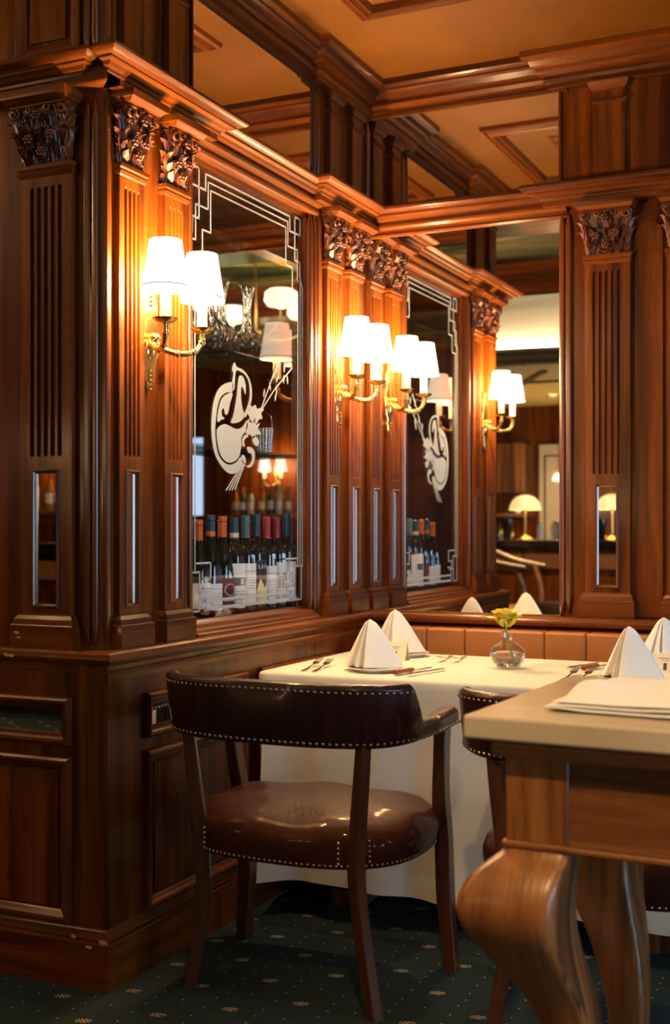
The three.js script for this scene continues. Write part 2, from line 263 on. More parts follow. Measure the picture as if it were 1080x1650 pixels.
// outer walls, closing the room
{
  const wl = thing('wall_left', 'carved mahogany partition wall with pilasters and etched window', 'wall', [0, 0, 0], 0, null, STRUCT);
  const wb = thing('wall_back', 'mahogany panelled back wall with fluted pilasters', 'wall', [0, 0, 0], 0, null, STRUCT);
  const wf = thing('wall_front', 'dark mahogany panelled end face of the partition', 'wall', [0, 0, 0], 0, null, STRUCT);
  globalThis.W = { wl, wb, wf };
  // back wall body
  part('panelling', [bx(-8.1, 3.2, 0, CEIL, ZB - 0.15, ZB - 0.002)], mWood, wb);
  // far walls
  solo('wall_rear', [bx(-8.1, -7.15, 0, CEIL, 2.5, 2.65), bx(-6.80, 3.2, 0, CEIL, 2.5, 2.65), bx(-7.15, -6.80, 0, 1.3, 2.5, 2.65), bx(-7.15, -6.80, 2.2, CEIL, 2.5, 2.65)], mWood, 'brown wooden rear wall of the dining room behind the bar', 'wall', null, STRUCT);
  solo('wall_far_left', bx(-8.2, -8.0, 0, CEIL, -4.6, 2.65), mWood, 'dark wooden far wall beyond the next booth', 'wall', null, STRUCT);
  solo('wall_right', [bx(3.08, 3.2, 0, 0.15, -4.6, 2.65), bx(3.08, 3.2, 2.5, CEIL, -4.6, 2.65), bx(3.08, 3.2, 0.15, 2.5, -4.6, -2.80), bx(3.08, 3.2, 0.15, 2.5, -0.40, 2.65)], mWood, 'panelled right wall with a daylight window', 'wall', null, STRUCT);
  const w2 = thing('window_2', 'tall glazed garden door in the right wall', 'window', [3.1, 0.15, -1.60], 0, null, STRUCT);
  part('pane', bx(0.045, 0.05, 0, 2.35, -1.2, 1.2), mGlass, w2);
  part('window_frame', [-1.2, -0.4, 0.4, 1.2].map((z) => bx(0.02, 0.075, 0, 2.35, z - 0.03, z + 0.03)).concat([0.0, 0.8, 1.6, 2.3].map((y) => bx(0.02, 0.075, y, y + 0.05, -1.2, 1.2, 'z'))), mWood, w2);
  const w3 = thing('window_3', 'narrow daylight window far off in the rear wall', 'window', [-6.975, 1.3, 2.55], 0, null, STRUCT);
  part('pane', bx(-0.175, 0.175, 0, 0.9, 0.0, 0.005), mGlass, w3);
  part('window_frame', [bx(-0.175, -0.15, 0, 0.9, -0.03, 0.03), bx(0.15, 0.175, 0, 0.9, -0.03, 0.03), bx(-0.175, 0.175, 0, 0.03, -0.03, 0.03, 'x'), bx(-0.175, 0.175, 0.87, 0.9, -0.03, 0.03, 'x')], mWood, w3);
}
const { wl, wb, wf } = globalThis.W;

// ------------------------------------------------------------------ partition body
part('wainscot', bx(-2.42, wains.x, 0, 0.85, ZB, wains.z), mWood, wl);
part('panelling', [
  bx(-1.99, XL, 0.85, CEIL, -3.125, -2.73), bx(-1.99, XL, 0.85, CEIL, ZB, -3.965),   // jambs
  bx(-1.99, XL, 2.33, CEIL, -3.965, -3.125, 'z'),                        // header
  bx(-2.42, -2.36, 0.85, CEIL, -2.80, -2.73), bx(-2.42, -1.99, 2.36, CEIL, ZB, -2.73, 'z'),
], mWood, wl);
part('panelling', [bx(-2.42, XL, 0.85, CEIL, -2.73, ZF)], mWood, wf);

// bead posts: chamfered edge with three round beads that end in points
function beads(pts, y0, y1, r, parent) {
  const list = pts.map(([x, z, k]) => { const g = lathe([[0, y0], [r * 0.35, y0 + 0.012], [r * (k || 1), y0 + 0.055], [r * (k || 1), y1 - 0.055], [r * 0.35, y1 - 0.012], [0, y1]], 14, 1.0); const uv = g.attributes.uv; for (let i = 0; i < uv.count; i++) uv.setXY(i, uv.getX(i) * 0.1 + x * 3, uv.getY(i) * 1.1); return g.translate(x, 0, z); });
  part('corner_bead', list, mWoodGloss, parent);
}
beads([[XL - 0.046, ZF + 0.002], [XL - 0.022, ZF + 0.004, 0.8], [XL + 0.001, ZF - 0.012]], 0.885, 2.345, 0.0125, wf);
beads([[XL - 0.046, ZF + 0.002], [XL - 0.022, ZF + 0.004, 0.8], [XL + 0.001, ZF - 0.012]], 2.45, 2.80, 0.0125, wf);
for (const [y0, y1] of [[0.885, 2.34], [2.45, 2.80]]) beads([[XL - 0.004, -3.945], [XL + 0.003, -3.968, 0.8], [XL + 0.002, -3.992]], y0, y1, 0.0115, wl);
beads([[XL + 0.002, -3.115]], 0.885, 2.34, 0.011, wl);
beads([[-1.105, ZB + 0.008], [-1.128, ZB + 0.012, 0.8]], 0.885, 2.35, 0.013, wb);
beads([[-1.905, ZB + 0.010]], 2.45, 2.80, 0.009, wb);

// ------------------------------------------------------------------ mouldings
const ledgeProf = [[-0.01, 0.800], [0.012, 0.800], [0.012, 0.812], [0.018, 0.816], [0.022, 0.826], [0.036, 0.834], [0.044, 0.838], [0.058, 0.838], [0.068, 0.843], [0.0735, 0.852], [0.074, 0.860], [0.070, 0.869], [0.062, 0.874], [0.0, 0.8745], [-0.12, 0.8745]];
const lp = (k) => ledgeProf.map(([o, y]) => [o - 0.0, y]);
solo('trim_1', [mould(lp().map(([o, y], i) => i < 3 ? [o + 0.052, y] : i < 5 ? [o + 0.045, y] : [o, y]).map(([o, y]) => [Math.min(o, 0.074), y]), [[-2.6, ZF], [XL, ZF], [XL, ZB], [3.08, ZB]])], mWood, 'polished mahogany dado ledge running round the panelling', 'ledge', null, STRUCT);
const baseProf = [[-0.02, 0], [0.016, 0], [0.016, 0.118], [0.012, 0.124], [0.012, 0.132], [0.004, 0.142], [0.0, 0.158], [-0.02, 0.158]];
solo('baseboard_left', mould(baseProf, [[-2.6, wains.z], [wains.x, wains.z], [wains.x, ZB]]), mWood, 'scuffed dark wooden plinth round the partition foot', 'baseboard', null, STRUCT);
// middle cornice
const protMid = [[0.0, 2.366], [0.054, 2.366], [0.054, 2.384], [0.060, 2.386], [0.062, 2.393], [0.074, 2.396], [0.080, 2.404], [0.096, 2.406], [0.096, 2.411], [0.108, 2.413], [0.118, 2.417], [0.125, 2.424], [0.125, 2.432], [0.118, 2.437], [0.0, 2.448]];
const recMid = [[-0.03, 2.326], [0.004, 2.326], [0.012, 2.330], [0.014, 2.338], [0.008, 2.344], [0.008, 2.352], [0.024, 2.354], [0.030, 2.362], [0.030, 2.370], [0.018, 2.374], [0.018, 2.384], [0.040, 2.388], [0.044, 2.396], [0.056, 2.400], [0.056, 2.409], [0.068, 2.412], [0.077, 2.420], [0.077, 2.430], [0.07, 2.436], [-0.03, 2.448]];
const protTop = [[0.0, 2.800], [0.040, 2.800], [0.040, 2.814], [0.050, 2.816], [0.054, 2.828], [0.048, 2.832], [0.048, 2.842], [0.070, 2.846], [0.076, 2.858], [0.076, 2.866], [0.090, 2.870], [0.098, 2.886], [0.112, 2.894], [0.122, 2.898], [0.122, CEIL], [0.0, CEIL]];
const recTop = [[-0.03, 2.790], [0.004, 2.790], [0.014, 2.794], [0.014, 2.806], [0.006, 2.810], [0.006, 2.820], [0.026, 2.824], [0.032, 2.838], [0.024, 2.842], [0.024, 2.852], [0.046, 2.856], [0.056, 2.874], [0.066, 2.880], [0.066, 2.888], [0.076, 2.892], [0.082, 2.898], [0.082, CEIL], [-0.03, CEIL]];
let tn = 2;
for (const [P, R, what] of [[protMid, recMid, 'middle'], [protTop, recTop, 'upper']]) {
  solo('trim_' + tn++, mould(P, [[-3.0, ZF], [-2.012, ZF], [-2.012, ZF - 0.06]]), mWood, `${what} cornice across the dark end face of the partition`, 'cornice', null, STRUCT);
  solo('trim_' + tn++, [mould(P.map(([o, y]) => [o - 0.06, y]), [[XL + 0.054, ZF + 0.06], [XL + 0.06, ZF + 0.06], [XL + 0.06, -3.20], [XL - 0.0, -3.20]]), bx(-2.05, XL + 0.052, P[0][1] + 0.001, P[0][1] + 0.078, ZF - 0.05, ZF + 0.058, 'x')], mWood, `${what} cornice breaking forward over the pilasters by the near wall lamp`, 'cornice', null, STRUCT);
  solo('trim_' + tn++, mould(R, [[XL, -3.11], [XL, -3.985]]), mWood, `${what} cornice over the etched window`, 'cornice', null, STRUCT);
  solo('trim_' + tn++, mould(P, [[XL - 0.06, -3.972], [XL, -3.972], [XL, ZB + 0.0]]), mWood, `${what} cornice over the pilasters in the far corner`, 'cornice', null, STRUCT);
  solo('trim_' + tn++, mould(R, [[XL, ZB], [-1.11, ZB]]), mWood, `${what} cornice over the wall mirrors`, 'cornice', null, STRUCT);
  solo('trim_' + tn++, mould(P, [[-1.136, ZB - 0.05], [-1.136, ZB], [3.08, ZB]]), mWood, `${what} cornice over the right-hand back wall pilasters`, 'cornice', null, STRUCT);
}
// sill and frame of the etched window
const sillProf = [[-0.04, 0.872], [0.03, 0.872], [0.030, 0.880], [0.022, 0.884], [0.018, 0.892], [0.006, 0.896], [0.0, 0.906], [-0.012, 0.910], [-0.022, 0.918], [-0.04, 0.918]];

// ------------------------------------------------------------------ pilasters
function leafGeo(L, W, curl, bulge) {
  return sheet(6, 6, (a, b) => { const s = b * 2 - 1, hw = W * (0.30 + 0.70 * Math.sin(PI * Math.min(1, 0.12 + a * 0.95))) * (1 + 0.16 * Math.cos(a * 22)); const x = s * hw, y = L * (a - 0.30 * curl * a ** 4), z = curl * L * 0.42 * a * a * a + bulge * (1 - s * s) * (0.4 + 0.6 * Math.sin(PI * a)) + bulge * 0.35 * Math.cos(s * 9); return [x, y, z]; }, 0.9);
}
function scroll(r, turns, t, dir = 1) { const pts = []; for (let i = 0; i <= 22; i++) { const a = i / 22, ang = a * turns * 2 * PI, q = r * (1 - 0.82 * a); pts.push([dir * q * Math.cos(ang), q * Math.sin(ang), a * r * 0.5]); } return tube(pts, t, 26, 6); }
function capitalGeo(w, depth) { // carved block: origin at bottom centre on the wall plane, height 0.172
  const H = 0.168, list = [], half = w / 2;
  const ring = (y, ww, d) => [[-ww, y, 0], [ww, y, 0], [ww, y, d], [-ww, y, d]];
  list.push(loft([ring(0, half * 0.86, 0.020), ring(0.06, half * 0.88, 0.022), ring(0.11, half * 0.96, depth * 0.62), ring(H, half * 1.08, depth * 0.9)], true, 0.5));
  const put = (g, x, y, z, rz = 0, ry = 0, rx = 0) => list.push(tf(g, M4(x, y, z, ry, rx, rz)));
  const n = Math.round(w / 0.036);
  for (let i = 0; i < n; i++) { const x = ((i + 0.5) / n - 0.5) * w * 0.86; put(leafGeo(0.062 + rr(-0.006, 0.006), 0.017, 0.9, 0.009), x, 0.004, 0.018, rr(-0.2, 0.2)); }
  for (let i = 0; i <= n; i++) { const x = (i / n - 0.5) * w * 0.84; put(leafGeo(0.072 + rr(-0.008, 0.006), 0.016, 1.0, 0.009), x, 0.045, 0.022, -x * 4 + rr(-0.15, 0.15)); }
  for (let i = 0; i < n; i++) { const x = ((i + 0.5) / n - 0.5) * w * 0.92; put(leafGeo(0.056, 0.014, 1.1, 0.008), x, 0.092, depth * 0.55, -x * 6 + rr(-0.2, 0.2)); }
  for (const s of [-1, 1]) { put(scroll(0.019, 1.6, 0.0055, s), s * half * 0.96, 0.140, depth * 0.82); put(scroll(0.013, 1.4, 0.0048, -s), s * half * 0.34, 0.146, depth * 0.86); put(leafGeo(0.10, 0.014, 1.0, 0.008), s * half * 0.9, 0.02, 0.016, 0, s * 1.3); put(leafGeo(0.08, 0.014, 1.1, 0.008), s * half * 1.0, 0.07, depth * 0.4, 0, s * 1.4); }
  for (const [fx, fy] of [[0, 0.128], [half * 0.45, 0.075], [-half * 0.45, 0.07], [0, 0.036]]) { for (let k = 0; k < 6; k++) { const a = k / 6 * 2 * PI; list.push(ball(fx + 0.0095 * Math.cos(a), fy + 0.0095 * Math.sin(a), depth * (0.35 + fy * 4) + 0.012, 0.0062, 6, 4)); } list.push(ball(fx, fy, depth * (0.35 + fy * 4) + 0.016, 0.005, 6, 4)); }
  for (let i = 0; i < Math.round(w * 120); i++) { const x = rr(-0.46, 0.46) * w, y = rr(0.012, 0.135), z = depth * (0.30 + y * 3.6) + 0.004; if (i % 3 === 0) put(scroll(rr(0.008, 0.012), 1.3, 0.0032, i % 2 ? 1 : -1), x, y, z, rr(0, 6)); else put(leafGeo(rr(0.032, 0.046), rr(0.010, 0.014), 1.0, 0.009), x, y - 0.01, z - 0.002, rr(-1.1, 1.1)); }
  for (const s of [-1, 1]) for (let i = 0; i < 7; i++) { const y = 0.01 + i * 0.02; put(leafGeo(0.034, 0.012, 1.0, 0.006), s * half * (0.87 + y * 1.1), y, depth * (0.16 + y * 2.2), 0, s * 1.45); }
  for (const g of list) { const uv = g.attributes.uv, p = g.attributes.position; for (let i = 0; i < uv.count; i++) uv.setXY(i, (p.getX(i) + p.getZ(i)) * UVM * 2 + 1, p.getY(i) * UVM); }
  return mergeGeometries(list.map(plain));
}
function ringBlock(w, prof) { // stacked rectangular rings against the wall: [[y, extra half width, depth], ...]
  return boxUV(loft(prof.map(([y, e, d]) => [[-w / 2 - e, y, -0.002], [w / 2 + e, y, -0.002], [w / 2 + e, y, d], [-w / 2 - e, y, d]]), true, 0.35), 'x');
}
const pilKits = {};
function pilasterKit(w, nFl) {
  const key = w + '_' + nFl; if (pilKits[key]) return pilKits[key];
  const y0 = 0.955, y1 = 2.172, d0 = 0.010, d1 = 0.018;
  const shape = new THREE.Shape(); shape.moveTo(-w / 2, y0); shape.lineTo(w / 2, y0); shape.lineTo(w / 2, y1); shape.lineTo(-w / 2, y1); shape.closePath();
  const pitch = w * 0.70 / nFl, fw = pitch * 0.60;
  for (let i = 0; i < nFl; i++) {
    const x = (i - (nFl - 1) / 2) * pitch, h = new THREE.Path(), b = 1.392, t = 2.122, r = fw / 2;
    h.moveTo(x - r, b + r); h.absarc(x, b + r, r, PI, 2 * PI, false); h.lineTo(x + r, t - r); h.absarc(x, t - r, r, 0, PI, false); h.closePath(); shape.holes.push(h);
  }
  const mw = w * 0.44, my0 = 0.990, my1 = 1.350;
  const win = new THREE.Path(); win.moveTo(-mw / 2, my0); win.lineTo(-mw / 2, my1); win.lineTo(mw / 2, my1); win.lineTo(mw / 2, my0); win.closePath(); shape.holes.push(win);
  const plate = boxUV(extrude(shape, d1 - d0, 0.0012, 1).translate(0, 0, d0), 'y');
  const back = bx(-w / 2, w / 2, y0, y1, -0.001, d0 - 0.001, 'y');
  const edge = 0.0045; // arrises of the shaft
  const rims = [-1, 1].map((s) => bx(s * w / 2 - 0.003, s * w / 2 + 0.003, y0, y1, 0, d1 + 0.0005, 'y'));
  const kit = pilKits[key] = {
    shaft: mergeGeometries([plate, back, ...rims].map(plain)),
    base: mergeGeometries([ringBlock(w, [[0.8745, 0.021, 0.040], [0.935, 0.021, 0.040], [0.938, 0.019, 0.038], [0.9385, 0.017, 0.036], [0.952, 0.014, 0.033], [0.962, 0.006, 0.025], [0.966, 0.005, 0.024]])].map(plain)),
    neck: ringBlock(w, [[2.148, 0.001, 0.019], [2.152, 0.006, 0.024], [2.160, 0.008, 0.027], [2.166, 0.006, 0.024], [2.170, 0.010, 0.030], [2.180, 0.010, 0.030], [2.182, 0.0, 0.020]]),
    capital: capitalGeo(w, 0.056),
    abacus: ringBlock(w, [[2.326, 0.006, 0.048], [2.331, 0.010, 0.056], [2.336, 0.010, 0.056], [2.337, 0.016, 0.064], [2.346, 0.022, 0.074], [2.348, 0.026, 0.080], [2.358, 0.028, 0.083], [2.366, 0.028, 0.083]]),
    mirror: plain(new THREE.BoxGeometry(mw, my1 - my0, 0.003).translate(0, (my0 + my1) / 2, 0.0115)),
    rim: tf(boxUV(frame(mw + 0.016, my1 - my0 + 0.016, [[0, 0.017], [0.001, 0.022], [0.004, 0.025], [0.007, 0.024], [0.010, 0.019], [0.012, 0.012]]), 'y'), M4(0, (my0 + my1) / 2, 0)),
  };
  return kit;
}
function pilaster(parent, x, z, ry, w, nFl) {
  const k = pilasterKit(w, nFl), p = part('pilaster', k.shaft, mWood, parent); p.position.set(x, 0, z); p.rotation.y = ry;
  part('pilaster_base', k.base, mWood, p); part('necking', k.neck, mWood, p);
  const c = part('carved_capital', k.capital, mCarve, p); c.position.y = 2.176; c.userData.label = 'capital carved with scrolls and leaves';
  part('abacus', k.abacus, mWood, p);
  const m = part('inset_mirror', k.mirror, mMirror, p); m.userData.label = 'narrow mirror strip let into the pilaster'; part('mirror_rim', k.rim, mWoodGloss, p);
  return p;
}
const PZ = [-2.795, -3.017, -4.103, -4.302];
for (const z of PZ) pilaster(wl, XL, z, PI / 2, 0.116, 4);
for (const x of [-0.963, -0.671, -0.38, 0.6, 0.9]) pilaster(wb, x, ZB, 0, 0.158, 5);
pilaster(wf, -2.102, ZF, 0, 0.165, 5);
// upper order: short plain pilasters between the cornices
function upperKit(w) { return [bx(-w / 2, w / 2, 2.46, 2.79, 0, 0.026), ringBlock(w, [[2.440, 0.016, 0.040], [2.452, 0.016, 0.040], [2.458, 0.012, 0.036], [2.470, 0.004, 0.030], [2.476, 0.0, 0.026]]), ringBlock(w, [[2.722, 0.001, 0.027], [2.725, 0.006, 0.033], [2.733, 0.008, 0.035], [2.740, 0.002, 0.028]]), ringBlock(w, [[2.768, 0.001, 0.027], [2.772, 0.006, 0.033], [2.778, 0.010, 0.037], [2.790, 0.016, 0.044], [2.801, 0.018, 0.046]])]; }
const upGeoN = mergeGeometries(upperKit(0.096).map(plain)), upGeoW = mergeGeometries(upperKit(0.112).map(plain));
for (const z of PZ) { const p = part('upper_pilaster', upGeoN, mWood, wl); p.position.set(XL, 0, z); p.rotation.y = PI / 2; }
for (const x of [-0.955, -0.665, -0.38, 0.6, 0.9]) { const p = part('upper_pilaster', upGeoW, mWood, wb); p.position.set(x, 0, ZB); }
// panels: raised frames
const panelProf = [[0, 0], [0.002, 0.014], [0.008, 0.019], [0.016, 0.017], [0.022, 0.010], [0.030, 0.007], [0.034, 0.002]];
const onFront = (x, y, z = ZF) => M4(x, y, z), onLeft = (z, y, x = XL) => M4(x, y, z, PI / 2);
part('panel_frame', tf(frame(0.215, 0.30, panelProf), onFront(-2.105, 2.625)), mWood, wf);
part('panel_board', boxUV(extrude(new THREE.Shape([[-0.06, -0.105], [0.06, -0.105], [0.06, 0.105], [-0.06, 0.105]].map((p) => new THREE.Vector2(...p))), 0.004, 0.003).applyMatrix4(onFront(-2.105, 2.625))), mWood, wf);
// front wainscot: small dark mirror panel over a tall panel
part('panel_frame', tf(frame(0.42, 0.125, panelProf), onFront(-2.19, 0.690, wains.z)), mWood, wf);
part('panel_glass', bx(-2.38, -2.005, 0.65, 0.73, wains.z - 0.002, wains.z + 0.003), mMirror, wf).userData.label = 'dark mirror strip in the wainscot';
part('panel_frame', tf(frame(0.42, 0.435, panelProf), onFront(-2.19, 0.378, wains.z)), mWood, wf);
part('panel_board', bx(-2.36, -2.02, 0.20, 0.555, wains.z - 0.001, wains.z + 0.005), mWood, wf);
// left wainscot under the window
for (const zc of [-3.07, -3.72]) {
  part('panel_frame', tf(frame(0.56, 0.125, panelProf), onLeft(zc, 0.690, wains.x)), mWood, wl);
  part('panel_glass', bx(wains.x - 0.002, wains.x + 0.003, 0.65, 0.73, zc - 0.255, zc + 0.255), mMirror, wl).userData.label = 'mirror strip in the wainscot';
  part('panel_frame', tf(frame(0.56, 0.435, panelProf), onLeft(zc, 0.378, wains.x)), mWood, wl);
  part('panel_board', bx(wains.x - 0.001, wains.x + 0.005, 0.20, 0.555, zc - 0.235, zc + 0.235), mWood, wl);
}
// chipped varnish showing pale wood on the end face
const mChip = phys({ color: new THREE.Color(0.55, 0.36, 0.20), roughness: 0.8 });
for (const [x, y, z, r] of [[-2.182, 0.915, ZF + 0.0405, 0.007], [-2.176, 0.902, ZF + 0.0405, 0.006], [-2.190, 0.858, ZF + 0.0742, 0.008], [-2.172, 0.856, ZF + 0.0742, 0.009], [-1.965, 0.133, wains.z + 0.0125, 0.008], [-1.915, 0.112, wains.z + 0.0165, 0.010], [-1.872, 0.128, wains.z + 0.0125, 0.012]]) { const s = new THREE.Shape(), n = 9; for (let i = 0; i < n; i++) { const a = i / n * 2 * PI, q = r * rr(0.55, 1.1); s[i ? 'lineTo' : 'moveTo'](x + q * 1.3 * Math.cos(a), y + q * 0.7 * Math.sin(a)); } s.closePath(); part('varnish_chip', extrude(s, 0.0006).translate(0, 0, z), mChip, wf); }
// arched boards between the back wall pilasters
for (const x of [-0.817, -0.525]) {
  const s = new THREE.Shape(); s.moveTo(-0.05, 0.88); s.lineTo(0.05, 0.88); s.lineTo(0.05, 2.24); s.absarc(0, 2.24, 0.05, 0, PI, false); s.closePath();
  part('arched_board', boxUV(extrude(s, 0.004, 0.002).translate(x, 0, ZB), 'y'), mWood, wb);
}

// ------------------------------------------------------------------ mirrors
const mirrorBox = (x0, x1, y0, y1, z) => plain(new THREE.BoxGeometry(x1 - x0, y1 - y0, 0.006).translate((x0 + x1) / 2, (y0 + y1) / 2, z));
const edgeProf = [[0, 0.0], [0.0, 0.007], [0.004, 0.009], [0.008, 0.006], [0.010, 0.002]];
{
  const a = thing('wall_mirror', 'large tall mirror on the back wall reflecting lamps and bar', 'mirror', [-1.536, 0.880, ZB + 0.004]);
  part('mirror_glass', mirrorBox(-0.392, 0.398, 0, 1.452, 0), mMirror, a); part('mirror_edge', tf(frame(0.80, 1.462, [[0, 0], [0, 0.006], [0.003, 0.007], [0.005, 0.002]]), M4(0.003, 0.726, 0.002)), mBrass, a);
  const b = thing('wall_mirror', 'low wide mirror under the top cornice on the back wall', 'mirror', [-1.536, 2.44, ZB + 0.004]);
  part('mirror_glass', mirrorBox(-0.392, 0.398, 0, 0.362, 0), mMirror, b); part('mirror_edge', tf(frame(0.80, 0.37, edgeProf), M4(0.003, 0.181, 0.002)), mWood, b);
  const c = thing('wall_mirror', 'mirror strip above the etched window reflecting the ceiling', 'mirror', [XL + 0.001, 2.44, -3.545], PI / 2);
  part('mirror_glass', mirrorBox(-0.42, 0.40, 0, 0.36, 0), mMirror, c); part('mirror_edge', tf(frame(0.83, 0.368, edgeProf), M4(-0.01, 0.18, 0.002)), mWood, c);
  const d = thing('wall_mirror', 'dark mirror seen through the etched window behind the bottles', 'mirror', [-2.62, 0.90, ZB + 0.006]);
  part('mirror_glass', mirrorBox(-0.63, 0.63, 0, 1.44, 0), mMirror, d); part('mirror_edge', tf(frame(1.27, 1.45, edgeProf), M4(0, 0.72, 0.002)), mWood, d);
}

